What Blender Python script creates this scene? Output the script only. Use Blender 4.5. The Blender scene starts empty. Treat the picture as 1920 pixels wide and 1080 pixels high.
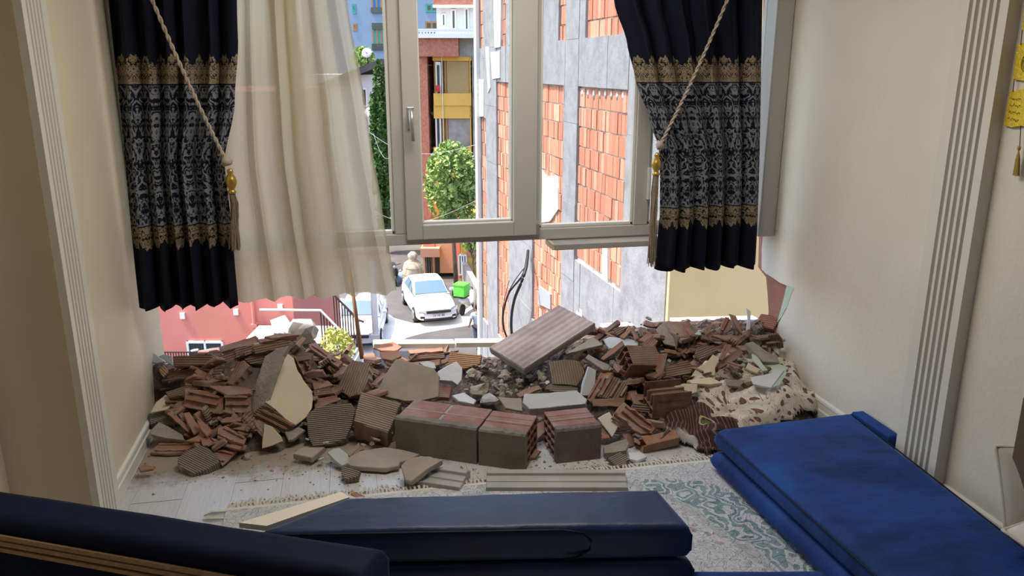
import bpy, math, random
import numpy as np
from mathutils import Vector, Matrix, noise
random.seed(11)
S = bpy.context.scene
COL = S.collection
# ------------------------------------------------------------------ camera, sky, sun, fill light, exposure
TH, YW, CH, FPX = math.radians(15.58), math.radians(11.4), 1.65, 1490.0
cam = bpy.data.cameras.new('camera'); cam.lens = 36*FPX/1920; cam.sensor_width = 36; cam.clip_start = .05; cam.clip_end = 600
camo = bpy.data.objects.new('camera', cam); COL.objects.link(camo)
camo.location = (0, 0, CH); camo.rotation_euler = (math.pi/2-TH, 0, -YW); S.camera = camo
SUN_DIR = Vector((0.40, -0.03, -0.92)).normalized()
W = bpy.data.worlds.new('sky'); S.world = W; W.use_nodes = True
wn = W.node_tree; sky = wn.nodes.new('ShaderNodeTexSky'); sky.sky_type = 'NISHITA'; sky.sun_disc = False
sky.sun_elevation = math.asin(-SUN_DIR.z); sky.sun_rotation = math.atan2(-SUN_DIR.x, -SUN_DIR.y)
sky.air_density = 1.0; sky.dust_density = 2.5; sky.ozone_density = 1.0
wn.links.new(sky.outputs[0], wn.nodes['Background'].inputs[0]); wn.nodes['Background'].inputs[1].default_value = 0.26
sd = bpy.data.lights.new('sun', 'SUN'); sd.energy = 3.8; sd.angle = .009; sd.color = (1, .94, .84)
so = bpy.data.objects.new('sun', sd); COL.objects.link(so); so.rotation_euler = SUN_DIR.to_track_quat('-Z', 'Y').to_euler()
ld = bpy.data.lights.new('room_fill_light', 'AREA'); ld.shape = 'DISK'; ld.size = 1.1; ld.energy = 13; ld.color = (1, .93, .84)  # added fill light under the ceiling, no fixture is seen there
lo = bpy.data.objects.new('room_fill_light', ld); COL.objects.link(lo); lo.location = (.55, 2.7, 2.5)
vs = S.view_settings; vs.view_transform = 'Standard'; vs.look = 'None'; vs.gamma = 1; vs.use_curve_mapping = False; vs.exposure = 1.15

# ------------------------------------------------------------------ geometry of the view
RT = Vector((math.cos(YW), -math.sin(YW), 0)); FW = Vector((math.sin(YW), math.cos(YW), 0)); UP = Vector((0, 0, 1))
CAM = Vector((0, 0, CH))
def ray(px, py):
    a = (px-960)/FPX; b = -(py-540)/FPX
    return RT*a + (FW*math.sin(TH)+UP*math.cos(TH))*b + (FW*math.cos(TH)-UP*math.sin(TH))
def hit(px, py, n, d):
    r = ray(px, py); return CAM + r*((d-CAM.dot(n))/r.dot(n))
def Zp(px, py, z=0): return hit(px, py, UP, z)
def Yp(px, py, y): return hit(px, py, Vector((0, 1, 0)), y)
def Xp(px, py, x): return hit(px, py, Vector((1, 0, 0)), x)
def Cp(px, py, d):            # point at distance d ahead -> coordinates in the viewer's heading frame (right, ahead, up)
    p = hit(px, py, FW, d); return Vector((p.dot(RT), d, p.z))
def c2w(v): return RT*v[0] + FW*v[1] + UP*v[2]

# ------------------------------------------------------------------ materials
MATS = {}
def ramp(nt, src, a, b, c0, c1):
    r = nt.nodes.new('ShaderNodeValToRGB'); r.color_ramp.elements[0].position = a; r.color_ramp.elements[1].position = b
    r.color_ramp.elements[0].color = (*c0, 1); r.color_ramp.elements[1].color = (*c1, 1); nt.links.new(src, r.inputs[0]); return r.outputs[0]
def mixc(nt, f, a, b, mode='MIX'):
    m = nt.nodes.new('ShaderNodeMix'); m.data_type = 'RGBA'; m.blend_type = mode
    for i, v in ((0, f), (6, a), (7, b)):
        if hasattr(v, 'links'): nt.links.new(v, m.inputs[i])
        elif isinstance(v, (int, float)): m.inputs[i].default_value = v
        else: m.inputs[i].default_value = (*v, 1)
    return m.outputs[2]
def math_(nt, op, a, b=0.0, c=0.0):
    m = nt.nodes.new('ShaderNodeMath'); m.operation = op
    for i, v in enumerate((a, b, c)):
        if hasattr(v, 'links'): nt.links.new(v, m.inputs[i])
        else: m.inputs[i].default_value = v
    return m.outputs[0]
def noise_(nt, vec, scale, detail=4, rough=.55, dist=0):
    n = nt.nodes.new('ShaderNodeTexNoise'); n.inputs['Scale'].default_value = scale; n.inputs['Detail'].default_value = detail
    n.inputs['Roughness'].default_value = rough; n.inputs['Distortion'].default_value = dist
    if vec is not None: nt.links.new(vec, n.inputs['Vector'])
    return n.outputs['Fac']
def coords(nt, kind='Object'):
    return nt.nodes.new('ShaderNodeTexCoord').outputs[kind]
def mat(name, col, col2=None, rough=.85, nscale=6, bump=.25, bscale=60, metal=0, ribs=0, ribdir='Y', ribcol=None, dust=None, spec=.3, lo=.35, hi=.65, sheen=0, stretch=None, sub=0, alpha=1):
    if name in MATS: return MATS[name]
    m = bpy.data.materials.new(name); m.use_nodes = True; nt = m.node_tree; b = nt.nodes['Principled BSDF']
    co = coords(nt)
    if stretch:
        mp = nt.nodes.new('ShaderNodeMapping'); mp.inputs['Scale'].default_value = stretch; nt.links.new(co, mp.inputs[0]); co = mp.outputs[0]
    c = col
    if col2: c = ramp(nt, noise_(nt, co, nscale, 6, .6), lo, hi, col, col2)
    h = noise_(nt, co, bscale, 5, .6)
    if ribs:
        w = nt.nodes.new('ShaderNodeTexWave'); w.bands_direction = ribdir; w.inputs['Scale'].default_value = ribs; w.inputs['Distortion'].default_value = .5
        w.inputs['Detail'].default_value = 1; nt.links.new(co, w.inputs['Vector'])
        h = math_(nt, 'ADD', math_(nt, 'MULTIPLY', w.outputs['Fac'], 1.6), math_(nt, 'MULTIPLY', h, .6))
        if ribcol: c = mixc(nt, math_(nt, 'MULTIPLY', math_(nt, 'SUBTRACT', 1.0, w.outputs['Fac']), .7), c if hasattr(c, 'links') else tuple(c), ribcol)
    if dust:
        d = ramp(nt, noise_(nt, co, 4, 8, .7), .43, .60, (0, 0, 0), (1, 1, 1)); c = mixc(nt, math_(nt, 'MULTIPLY', d, .6), c if hasattr(c, 'links') else tuple(c), dust)
    if hasattr(c, 'links'): nt.links.new(c, b.inputs['Base Color'])
    else: b.inputs['Base Color'].default_value = (*c, 1)
    b.inputs['Roughness'].default_value = rough; b.inputs['Metallic'].default_value = metal; b.inputs['Specular IOR Level'].default_value = spec
    if sheen: b.inputs['Sheen Weight'].default_value = sheen; b.inputs['Sheen Roughness'].default_value = .35; b.inputs['Sheen Tint'].default_value = (.35, .55, 1, 1)
    if bump:
        bn = nt.nodes.new('ShaderNodeBump'); bn.inputs['Strength'].default_value = bump; bn.inputs['Distance'].default_value = .01
        nt.links.new(h, bn.inputs['Height']); nt.links.new(bn.outputs[0], b.inputs['Normal'])
    MATS[name] = m; return m
TER = mat('terracotta', (.235, .115, .08), (.31, .20, .15), ribs=28, ribcol=(.11, .05, .035), bump=.5, dust=(.30, .235, .185), rough=.95)
TER2 = mat('terracotta_bright', (.34, .145, .085), (.29, .17, .12), bump=.25, dust=(.34, .25, .19), rough=.95)
TER3 = mat('terracotta_dusty', (.21, .125, .09), (.30, .235, .18), ribs=28, ribcol=(.12, .075, .055), bump=.6, rough=.95)
TERP = mat('terracotta_plain', (.25, .115, .08), (.33, .21, .155), bump=.3, dust=(.34, .27, .22), rough=.95)
TERY = mat('terracotta_ochre', (.50, .33, .17), (.42, .22, .12), ribs=30, ribcol=(.25, .13, .07), bump=.5)
TERR = mat('brick_face_red', (.26, .115, .09), (.32, .175, .14), ribs=30, ribcol=(.21, .095, .075), bump=.2, dust=(.34, .28, .25), rough=.9)
MOR = mat('grey_mortar', (.28, .25, .215), (.38, .345, .30), bump=.7, bscale=45)
MORR = mat('mortar_ribbed', (.30, .255, .20), (.41, .355, .285), ribs=34, ribcol=(.15, .125, .10), bump=.8)
MORT = mat('mortar_tan_ribbed', (.29, .22, .16), (.40, .34, .26), ribs=26, ribcol=(.17, .09, .06), bump=.7)
PLA = mat('plaster_beige_grey', (.30, .26, .215), (.37, .325, .27), bump=.15, bscale=120)
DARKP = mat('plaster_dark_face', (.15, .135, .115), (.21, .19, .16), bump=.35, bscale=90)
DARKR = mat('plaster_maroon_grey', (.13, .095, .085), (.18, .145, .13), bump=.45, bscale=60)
CREAM = mat('cream_paint', (.58, .50, .36), (.63, .55, .40), bump=.06, rough=.7)
MINT = mat('mint_paint', (.45, .55, .47), (.58, .63, .56), bump=.15)
WHT = mat('white_plaster', (.58, .59, .60), (.66, .67, .69), bump=.35, bscale=30)
PALE = mat('pale_grey_plaster', (.45, .47, .47), (.52, .54, .54), bump=.2, bscale=80)
STN = mat('rubble_stone', (.30, .27, .22), (.42, .38, .31), bump=.9, bscale=50, nscale=20)
STND = mat('rubble_stone_dark', (.19, .17, .145), (.29, .26, .22), bump=.9, bscale=50, nscale=20)
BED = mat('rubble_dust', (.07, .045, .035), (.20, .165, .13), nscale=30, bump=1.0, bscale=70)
WALLW = mat('wall_cream', (.72, .64, .48), (.75, .67, .51), bump=.10, bscale=25, rough=.55, nscale=3)
WALLR = mat('wall_offwhite', (.74, .70, .61), (.77, .735, .65), bump=.16, bscale=35, rough=.6, nscale=3)
TRIMW = mat('pilaster_white', (.72, .70, .64), None, bump=.03, rough=.45)
PVC = mat('window_pvc', (.50, .485, .45), None, bump=0, rough=.3, spec=.5)
PVCD = mat('window_gasket', (.03, .03, .03), None, bump=0, rough=.6)
STEEL = mat('handle_metal', (.55, .54, .50), None, bump=0, rough=.3, metal=.7)
GOLD = mat('gold_foil', (.95, .72, .08), (.80, .55, .05), rough=.28, metal=.55, bump=.35, bscale=90, nscale=90)
GOLDP = mat('gold_paint_bulb', (.45, .27, .05), (.60, .40, .10), rough=.35, metal=.7, bump=.1)
ROPE = mat('rope_cord', (.38, .31, .24), (.50, .43, .36), rough=.8, bump=.2, bscale=200, nscale=60)
FRNG = mat('fringe_thread', (.26, .21, .155), (.36, .30, .22), rough=.9, bump=.4, bscale=250, nscale=100)
TILEB = mat('laminate_slab_face', (.27, .215, .19), (.35, .29, .265), ribs=9, ribcol=(.25, .195, .17), bump=.15, dust=(.45, .39, .33), rough=.6)
WOODB = mat('sofa_wood_batten', (.42, .27, .15), (.55, .38, .23), stretch=(1.5, 25, 25), bump=.2, rough=.6)
CREAMB = mat('cream_board', (.80, .75, .64), None, bump=.05)
MARB = mat('sill_marble', (.60, .585, .54), (.68, .66, .62), bump=.05, rough=.35)
SILV = mat('profile_grey', (.34, .335, .325), (.42, .41, .39), bump=.08, rough=.35, dust=(.4, .36, .3))
VELV = mat('blue_velvet', (.005, .024, .125), (.010, .056, .26), nscale=2.6, lo=.38, hi=.62, rough=.7, spec=.25, sheen=.16, bump=.6, bscale=6, stretch=(1, 2.2, 1))
VELD = mat('navy_velvet', (.003, .007, .026), (.004, .012, .045), nscale=3, rough=.75, spec=.2, sheen=.12, bump=.1, bscale=8)
VELB = mat('shaded_blue_velvet', (.004, .013, .058), (.008, .028, .12), nscale=2.6, lo=.36, hi=.64, rough=.46, spec=.55, sheen=.45, bump=.5, bscale=6, stretch=(1, 2.2, 1))  # the seat pad's blue velvet, darkened to stand for shade on the backrest
PIPE = mat('navy_piping', (.003, .005, .02), None, bump=0, rough=.6)
CUSH = mat('beige_cushion', (.46, .43, .38), (.50, .47, .42), bump=.1, bscale=200, rough=.9)

def simple(name, col, rough=.7, emis=None, **k):
    return mat(name, col, None, rough=rough, bump=0, **k)
def glass(name, tint=(1, 1, 1), refl=.06):
    m = bpy.data.materials.new(name); m.use_nodes = True; nt = m.node_tree; nt.nodes.clear()
    o = nt.nodes.new('ShaderNodeOutputMaterial'); t = nt.nodes.new('ShaderNodeBsdfTransparent'); g = nt.nodes.new('ShaderNodeBsdfGlossy')
    t.inputs[0].default_value = (*tint, 1); g.inputs['Roughness'].default_value = .02
    d = nt.nodes.new('ShaderNodeBsdfDiffuse'); d.inputs[0].default_value = (.7, .7, .68, 1)
    mx = nt.nodes.new('ShaderNodeMixShader'); mx.inputs[0].default_value = refl; nt.links.new(t.outputs[0], mx.inputs[1]); nt.links.new(g.outputs[0], mx.inputs[2])
    sp = math_(nt, 'MULTIPLY', ramp(nt, noise_(nt, coords(nt), 60, 3), .60, .72, (0, 0, 0), (1, 1, 1)), .10)
    m2 = nt.nodes.new('ShaderNodeMixShader'); nt.links.new(sp, m2.inputs[0]); nt.links.new(mx.outputs[0], m2.inputs[1]); nt.links.new(d.outputs[0], m2.inputs[2])
    nt.links.new(m2.outputs[0], o.inputs[0]); return m
GLS = glass('window_glass', (.97, .985, .98), .04)

# ------------------------------------------------------------------ mesh helpers
class MB:
    def __init__(s): s.v = []; s.f = []; s.m = []; s.uv = None
    def add(s, vs, fs, mi=0):
        o = len(s.v); s.v += [Vector(x) for x in vs]; s.f += [tuple(i+o for i in f) for f in fs]; s.m += [mi]*len(fs); return s
    def box(s, x0, x1, y0, y1, z0, z1, mi=0, M=None):
        vs = [Vector((x, y, z)) for z in (z0, z1) for x, y in ((x0, y0), (x1, y0), (x1, y1), (x0, y1))]
        if M: vs = [M @ p for p in vs]
        return s.add(vs, [(0, 3, 2, 1), (4, 5, 6, 7), (0, 1, 5, 4), (1, 2, 6, 5), (2, 3, 7, 6), (3, 0, 4, 7)], mi)
    def prism(s, p2, z0, z1, mi=0, M=None):
        n = len(p2); vs = [Vector((x, y, z)) for z in (z0, z1) for x, y in p2]
        if M: vs = [M @ p for p in vs]
        return s.add(vs, [tuple(range(n-1, -1, -1)), tuple(range(n, 2*n))]+[(i, (i+1) % n, (i+1) % n+n, i+n) for i in range(n)], mi)
    def tube(s, pts, r, n=8, mi=0, caps=True):
        pts = [Vector(p) for p in pts]; rr = r if isinstance(r, (list, tuple)) else [r]*len(pts); vs = []; fs = []
        for i, p in enumerate(pts):
            t = (pts[min(i+1, len(pts)-1)]-pts[max(i-1, 0)]).normalized(); a = Vector((0, 0, 1)) if abs(t.z) < .9 else Vector((1, 0, 0))
            u = t.cross(a).normalized(); w = t.cross(u)
            vs += [p+(u*math.cos(2*math.pi*k/n)+w*math.sin(2*math.pi*k/n))*rr[i] for k in range(n)]
        for i in range(len(pts)-1):
            for k in range(n): fs.append((i*n+k, i*n+(k+1) % n, (i+1)*n+(k+1) % n, (i+1)*n+k))
        if caps: fs += [tuple(range(n-1, -1, -1)), tuple((len(pts)-1)*n+k for k in range(n))]
        return s.add(vs, fs, mi)
    def loft(s, rings, mi=0, caps=True):
        n = len(rings[0]); vs = [p for r in rings for p in r]; fs = []
        for i in range(len(rings)-1):
            for k in range(n): fs.append((i*n+k, i*n+(k+1) % n, (i+1)*n+(k+1) % n, (i+1)*n+k))
        if caps: fs += [tuple(range(n-1, -1, -1)), tuple((len(rings)-1)*n+k for k in range(n))]
        return s.add(vs, fs, mi)
    def lathe(s, prof, n=16, c=(0, 0, 0), mi=0):
        return s.loft([[Vector((c[0]+r*math.cos(2*math.pi*k/n), c[1]+r*math.sin(2*math.pi*k/n), c[2]+z)) for k in range(n)] for r, z in prof], mi)
    def mesh(s, name, mats):
        me = bpy.data.meshes.new(name); me.from_pydata([tuple(p) for p in s.v], [], s.f)
        for m in (mats if isinstance(mats, (list, tuple)) else [mats]): me.materials.append(m)
        if len(me.materials) > 1: me.polygons.foreach_set('material_index', s.m)
        me.update(); return me
    def build(s, name, mats, parent=None, loc=None, M=None, smooth=False, bevel=0, seg=2):
        """loc: vertices are world coordinates and the origin goes to loc; M: vertices are local coordinates placed by M"""
        if loc is not None: s.v = [p-Vector(loc) for p in s.v]
        me = s.mesh(name, mats); o = bpy.data.objects.new(name, me); COL.objects.link(o)
        if smooth: me.polygons.foreach_set('use_smooth', [True]*len(me.polygons))
        if parent: o.parent = parent
        if loc is not None and not parent: o.location = loc
        if M is not None: o.matrix_basis = M
        if bevel:
            b = o.modifiers.new('bevel', 'BEVEL'); b.width = bevel; b.segments = seg; b.limit_method = 'ANGLE'; b.angle_limit = math.radians(40)
        return o
def empty(name, loc=(0, 0, 0), M=None, rz=0):
    o = bpy.data.objects.new(name, None); COL.objects.link(o); o.empty_display_size = .1
    if M is not None: o.matrix_basis = M
    else: o.location = loc; o.rotation_euler = (0, 0, rz)
    return o
def top(o, label=None, cat=None, group=None, kind=None):
    if label: o['label'] = label
    if cat: o['category'] = cat
    if group: o['group'] = group
    if kind: o['kind'] = kind
    return o
def copy_tree(o, parent=None):
    c = o.copy(); COL.objects.link(c)
    if parent: c.parent = parent
    for ch in list(o.children):
        if ch.name in bpy.data.objects: copy_tree(ch, c)
    return c
def CM(origin): return Matrix.Translation(c2w(origin)) @ Matrix.Rotation(-YW, 4, 'Z')

# ------------------------------------------------------------------ room shell
XL, XR, YO = -.98, 2.14, 3.85
def st(o): o['kind'] = 'structure'; return o
fl = st(MB().box(-1.6, 2.35, -2, 4.13, -.2, -.012).build('floor', mat('floor_slab', (.3, .29, .27), None), loc=(0, 0, 0)))
PLK = [mat('plank_pale_%s' % k, c, c2, stretch=(30, 2.2, 1), bump=.12, bscale=10, rough=.32, spec=.5, nscale=5) for k, c, c2 in
       (('one', (.50, .50, .50), (.60, .60, .60)), ('two', (.47, .47, .475), (.57, .57, .575)), ('three', (.53, .525, .52), (.62, .62, .615)))]
pk = [MB().box(-.0945, .0945, 0, 1.196, -.012, 0).mesh('plank', m) for m in PLK]
i = 0
for cx in np.arange(-1.2, 2.3, .19):
    y1 = 4.12
    for k in range(6):
        ln = .25+(.43*i) % .95 if k == 0 else 1.2
        o = bpy.data.objects.new('plank', pk[random.randrange(3)]); COL.objects.link(o); o.parent = fl; o.location = (cx, y1-ln, 0); o.scale = (1, ln/1.2, 1); y1 -= ln
        if y1 < -2: break
    i += 1
# left niche wall, far end at the opening; stub face and living room wall nearer to the viewer
wl = st(MB().box(XL-.17, XL, 2.85, YO+.22, -.01, 2.62).build('wall_left', WALLW, loc=(XL, 3.4, 0)))
wll = st(MB().box(-1.45, -1.26, -2, 2.85+.17, -.01, 2.62).build('wall_left', WALLW, loc=(-1.3, 0, 0)))
st(MB().box(-1.26, XL-.17, 2.85, 3.02, -.01, 2.62).build('wall_left', WALLW, loc=(-1.2, 2.9, 0)))
# right wall with the torn corner
edge = [(1432, 428), (1428, 470), (1428, 505), (1436, 513), (1449, 521), (1462, 530), (1488, 541), (1482, 556), (1474, 580), (1461, 604), (1456, 616), (1447, 632), (1446, 648), (1456, 668)]
pts = [Xp(x, y, XR) for x, y in edge]
poly = [(YO+.04, 2.62)]+[(YO+.04, 2.0)]+[(p.y, p.z) for p in pts]+[(3.5, -.01), (-2, -.01), (-2, 2.62)]
Mx = Matrix(((0, 0, 1, 0), (1, 0, 0, 0), (0, 1, 0, 0), (0, 0, 0, 1)))
st(MB().prism([(a, b) for a, b in poly], XR, XR+.012, M=Mx).build('wall_right', WALLR, loc=(XR, 2, 0)))
PINKB = mat('broken_wall_brick', (.42, .19, .14), (.50, .26, .20), ribs=30, ribcol=(.3, .12, .09), bump=.5)
inner = [(1434, 428), (1432, 505), (1447, 524), (1450, 556), (1452, 590), (1448, 612), (1440, 630), (1446, 648)]
ip = [Xp(x, y, XR+.02) for x, y in inner]
st(MB().prism([(YO+.2, 2.62), (YO+.2, 2.0)]+[(p.y+.05, p.z) for p in ip]+[(3.6, -.01), (-2, -.01), (-2, 2.62)], XR+.014, XR+.16, M=Mx).build('wall_right', PINKB, loc=(XR, 2, 0)))
MINTW = mat('mint_old_paint', (.50, .62, .50), (.58, .68, .57), bump=.1)
mp_ = [Xp(x, y, XR+.008) for x, y in [(1478, 534), (1492, 540), (1486, 552), (1480, 572), (1468, 594), (1460, 604), (1468, 575), (1474, 552)]]
st(MB().prism([(p.y, p.z) for p in mp_], XR-.001, XR+.013, M=Mx).build('wall_right', MINTW, loc=(XR, 3.4, 0)))
st(MB().box(-1.45, 2.35, -2.1, -2, -.01, 2.62).build('wall_back', mat('dark_back_wall', (.22, .17, .13), None, bump=0), loc=(0, -2, 0)))
st(MB().box(-1.5, 2.35, -2.1, 4.1, 2.6, 2.75).build('ceiling', mat('ceiling_white', (.8, .79, .76), None), loc=(0, 0, 2.6)))
st(MB().box(XL, XR, YO-.02, YO+.22, 2.2, 2.6).build('wall_front', WALLW, loc=(0, YO, 2.3)))
# baseboards with a stepped profile
def baseboard(name, x, s, y0, y1, h):
    pr = [(0, 0), (s*.016, 0), (s*.016, h*.55), (s*.011, h*.6), (s*.011, h*.82), (s*.014, h*.86), (s*.012, h*.95), (s*.004, h), (0, h)]
    if s < 0: pr = pr[::-1]
    rings = [[Vector((x+a, y, b)) for a, b in pr] for y in (y0, y1)]
    return st(MB().loft(rings).build(name, TRIMW, loc=(x, y0, 0)))
baseboard('baseboard_left', XL, 1, 3.03, YO, .085)
baseboard('baseboard_right', XR, -1, 2.56, 3.45, .13)
baseboard('baseboard_right', XR, -1, -1.5, 2.32, .13)
# fluted pilasters: backing board and five raised reeds with two flat edges
def pilaster(name, x, s, y0, y1, th):
    n = 5; w = y1-y0; pr = [(0, y0), (th, y0), (th, y0+w*.16)]
    g = w*.68/n
    for k in range(n):
        a = y0+w*.16+k*g
        pr += [(th*.55, a+g*.08), (th*.55, a+g*.38), (th, a+g*.5)]+[(th, a+g*.92)]
    pr += [(th, y1), (0, y1)]
    if s < 0: pr = [(-a, b) for a, b in pr]
    rings = [[Vector((x+a, b, z)) for a, b in (pr if s < 0 else pr[::-1])] for z in (0, 2.6)]
    return st(MB().loft(rings).build(name, TRIMW, loc=(x, y0, 0)))
pilaster('trim_1', XL, 1, 2.80, 3.02, .025)
pilaster('trim_2', XR, -1, 2.325, 2.55, .05)

# ------------------------------------------------------------------ window: frame, mullions, sash, panes, handle
wz0, wz1 = .813, 2.2
win = st(empty('window_1', (0, YO, wz0)))
def wbox(name, x0, x1, z0, z1, y0=3.80, y1=3.87, m=PVC, bev=.004, par=win):
    return MB().box(x0, x1, y0-YO, y1-YO, z0-wz0, z1-wz0).build(name, m, parent=par, bevel=bev)
wbox('frame_rail', XL, XR, wz0, .868); wbox('frame_rail', XL, XR, wz1-.06, wz1)
for a, b in ((XL, -.92), (-.30, -.22), (.192, .250), (.888, .905), (1.40, 1.475), (2.07, XR)): wbox('mullion', a, b, .868, wz1-.06)
# opening sash with mitred rails
sa = wbox('sash', .246, .323, .842, wz1-.05, 3.775, 3.85)
for a, b, c, d in ((.771, .886, .842, wz1-.05), (.323, .771, .842, .913), (.323, .771, wz1-.12, wz1-.05)): wbox('sash_rail', a, b, c, d, 3.775, 3.85)
for a, b in ((.325, 1.1),):
    wbox('sash_lip', .324, .333, .913, wz1-.12, 3.815, 3.845, MATS['pilaster_white']); wbox('sash_lip', .761, .771, .913, wz1-.12, 3.815, 3.845, MATS['pilaster_white']); wbox('sash_lip', .324, .771, .913, .924, 3.815, 3.845, MATS['pilaster_white'])
for a, b, z in ((-.92, -.30, .868), (-.22, .192, .868), (.905, 1.40, .868), (1.475, 2.07, .868)):
    wbox('glazing_bead', a, a+.016, z, wz1-.06, 3.815, 3.85, MATS['pilaster_white']); wbox('glazing_bead', b-.016, b, z, wz1-.06, 3.815, 3.85, MATS['pilaster_white']); wbox('glazing_bead', a, b, z, z+.018, 3.815, 3.85, MATS['pilaster_white'])
    wbox('glass_pane', a, b, z, wz1-.06, 3.852, 3.857, GLS, 0)
wbox('glass_pane', .323, .771, .913, wz1-.1, 3.832, 3.837, GLS, 0)
# handle: rosette and lever hanging down
hx, hz = .282, 1.42
hb = wbox('handle', hx-.016, hx+.016, hz-.05, hz+.05, 3.765, 3.776, STEEL, .003)
MB().tube([(hx, -.085, hz-wz0+.03), (hx, -.13, hz-wz0+.03)], .010, 10).tube([(hx, -.13, hz-wz0+.038), (hx, -.132, hz-wz0-.02), (hx+.004, -.128, hz-wz0-.10)], [.013, .011, .010], 10).build('handle_lever', STEEL, parent=win, smooth=True)
wbox('hinge', .884, .902, .846, .90, 3.77, 3.80, STEEL, .002); wbox('hinge', 1.462, 1.474, 1.0, 1.16, 3.78, 3.80, MATS['pilaster_white'], .002)
# right jamb casing
st(MB().box(2.045, XR-.002, 3.70, 3.80, .80, 2.2).build('trim_3', PVC, loc=(2.1, 3.75, .8), bevel=.006))
# broken inner sill still hanging under the window
a = Yp(1030, 452, 3.78); 
o = MB().box(.96, 1.53, 3.70, 3.86, .777, .806).build('window_sill_board', [SILV], loc=(1.2, 3.78, .79), bevel=.003); top(o, 'broken grey length of inner window sill board hanging under the right window', 'window sill')
EB = mat('chipped_foam', (.62, .55, .38), (.7, .66, .5), bump=.6)
MB().box(-.25, -.238, -.075, .075, -.012, .018).build('chipped_end', EB, parent=o)

# ------------------------------------------------------------------ outdoors: street and buildings (metres in the viewer's heading frame)
ZS = -8.8
ASP = mat('asphalt', (.065, .06, .058), (.12, .113, .108), nscale=.35, bump=.3, bscale=8)
CONC = mat('concrete_light', (.55, .53, .49), (.62, .60, .56), nscale=.5, bump=.2, bscale=5)
gm = MB().box(-70, 70, 3, 130, ZS-.3, ZS)
st(gm.build('street_ground', ASP, M=Matrix.Rotation(-YW, 4, 'Z')))
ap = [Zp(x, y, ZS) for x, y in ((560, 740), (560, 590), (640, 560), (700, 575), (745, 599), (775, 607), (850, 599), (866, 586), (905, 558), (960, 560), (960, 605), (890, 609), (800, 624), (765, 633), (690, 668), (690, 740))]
apr = MB().prism([(p.x, p.y) for p in ap][::-1], ZS-.05, ZS+.02); st(apr.build('sunlit_street_patch', mat('sunlit_street_tone', (.60, .57, .52), (.68, .66, .62), nscale=.8, bump=.1, bscale=6), loc=(0, 0, 0)))  # pale patch paints the sunlit part of the street into its colour
REDP = mat('red_render', (.60, .19, .15), (.64, .225, .18), nscale=.6, bump=.1, bscale=6)
BLUP = mat('blue_render', (.25, .34, .46), (.28, .37, .49), nscale=.4, bump=.05)
WHP = mat('white_render', (.60, .62, .64), (.66, .68, .69), nscale=.4, bump=.05)
BRR = mat('rust_render', (.36, .12, .075), (.47, .20, .14), nscale=9, bump=.6, bscale=12)
YEL = mat('yellow_render', (.62, .36, .07), (.67, .41, .10), nscale=.5, bump=.1, bscale=6)
PEA = mat('peach_render', (.58, .33, .19), (.63, .38, .23), nscale=.5, bump=.1)
GRYC = mat('grey_weathered', (.20, .19, .175), (.33, .31, .28), nscale=1.5, bump=.4, bscale=5)
DKG = mat('dark_pane', (.03, .045, .05), None, rough=.08, bump=0, spec=.8)
DKB = mat('shaded_room', (.05, .04, .03), None, bump=0)
WTF = mat('white_frame', (.75, .75, .73), None, bump=0)
ORF = mat('orange_frame', (.42, .22, .10), None, bump=0)
TEAL = mat('teal_blind', (.08, .36, .30), None, bump=0); BLB = mat('blue_blind', (.05, .22, .55), None, bump=0)
ROOFT = mat('roof_tile_red', (.36, .13, .08), (.45, .2, .13), ribs=3, bump=.5)
ROOFG = mat('roof_dark', (.06, .06, .065), (.12, .12, .12), nscale=1, bump=.2)
BRNB = mat('brown_blind', (.36, .23, .10), (.42, .28, .13), nscale=14, bump=.2)
METD = mat('dark_rail', (.05, .03, .03), None, bump=0, rough=.5)
WPOST = mat('whitish_post', (.62, .58, .56), None, bump=0, rough=.5)

def bx(x0, y0, x1, y1, d, dd, front=0):
    """box extents in heading frame from two opposite picture corners of its front face at distance d"""
    a = Cp(x0, y0, d); b = Cp(x1, y1, d); return (min(a.x, b.x), max(a.x, b.x), d-front, d+dd, min(a.z, b.z), max(a.z, b.z))
class Bld:
    def __init__(s, name, label, cat, x0, x1, d):
        a = (Cp(x0, 300, d)+Cp(x1, 300, d))/2; s.o = Vector((a.x, d, ZS)); s.e = top(empty(name, M=CM(s.o)), label, cat); s.d = d
    def part(s, name, ext, m, bevel=0, parent=None):
        x0, x1, y0, y1, z0, z1 = ext; o = s.o
        return MB().box(x0-o.x, x1-o.x, y0-o.y, y1-o.y, z0-o.z, z1-o.z).build(name, m, parent=parent or s.e, bevel=bevel)
    def win(s, x0, y0, x1, y1, fr=WTF, gl=DKG, nm=1, t=.07, inset=.05):
        """window: frame bars proud of wall with recessed pane(s)"""
        e = bx(x0, y0, x1, y1, s.d, .12); o = s.o; X0, X1, Y0, Y1, Z0, Z1 = e; X0 -= o.x; X1 -= o.x; Z0 -= o.z; Z1 -= o.z
        m = MB(); m.box(X0, X1, -.06, .1, Z0, Z0+t).box(X0, X1, -.06, .1, Z1-t, Z1)
        for k in range(nm+1):
            x = X0+(X1-X0-t)*k/nm; m.box(x, x+t, -.055, .1, Z0, Z1)
        f = m.build('window', fr, parent=s.e)
        MB().box(X0+t*.5, X1-t*.5, -.02, -.01, Z0+t*.5, Z1-t*.5).build('pane', gl, parent=f); return f
    def solid(s, x0, x1, ytop, dd, m, zb=None, name='wall'):
        e = list(bx(x0, ytop, x1, ytop+50, s.d, dd)); e[4] = ZS if zb is None else zb; return s.part(name, e, m)

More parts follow.
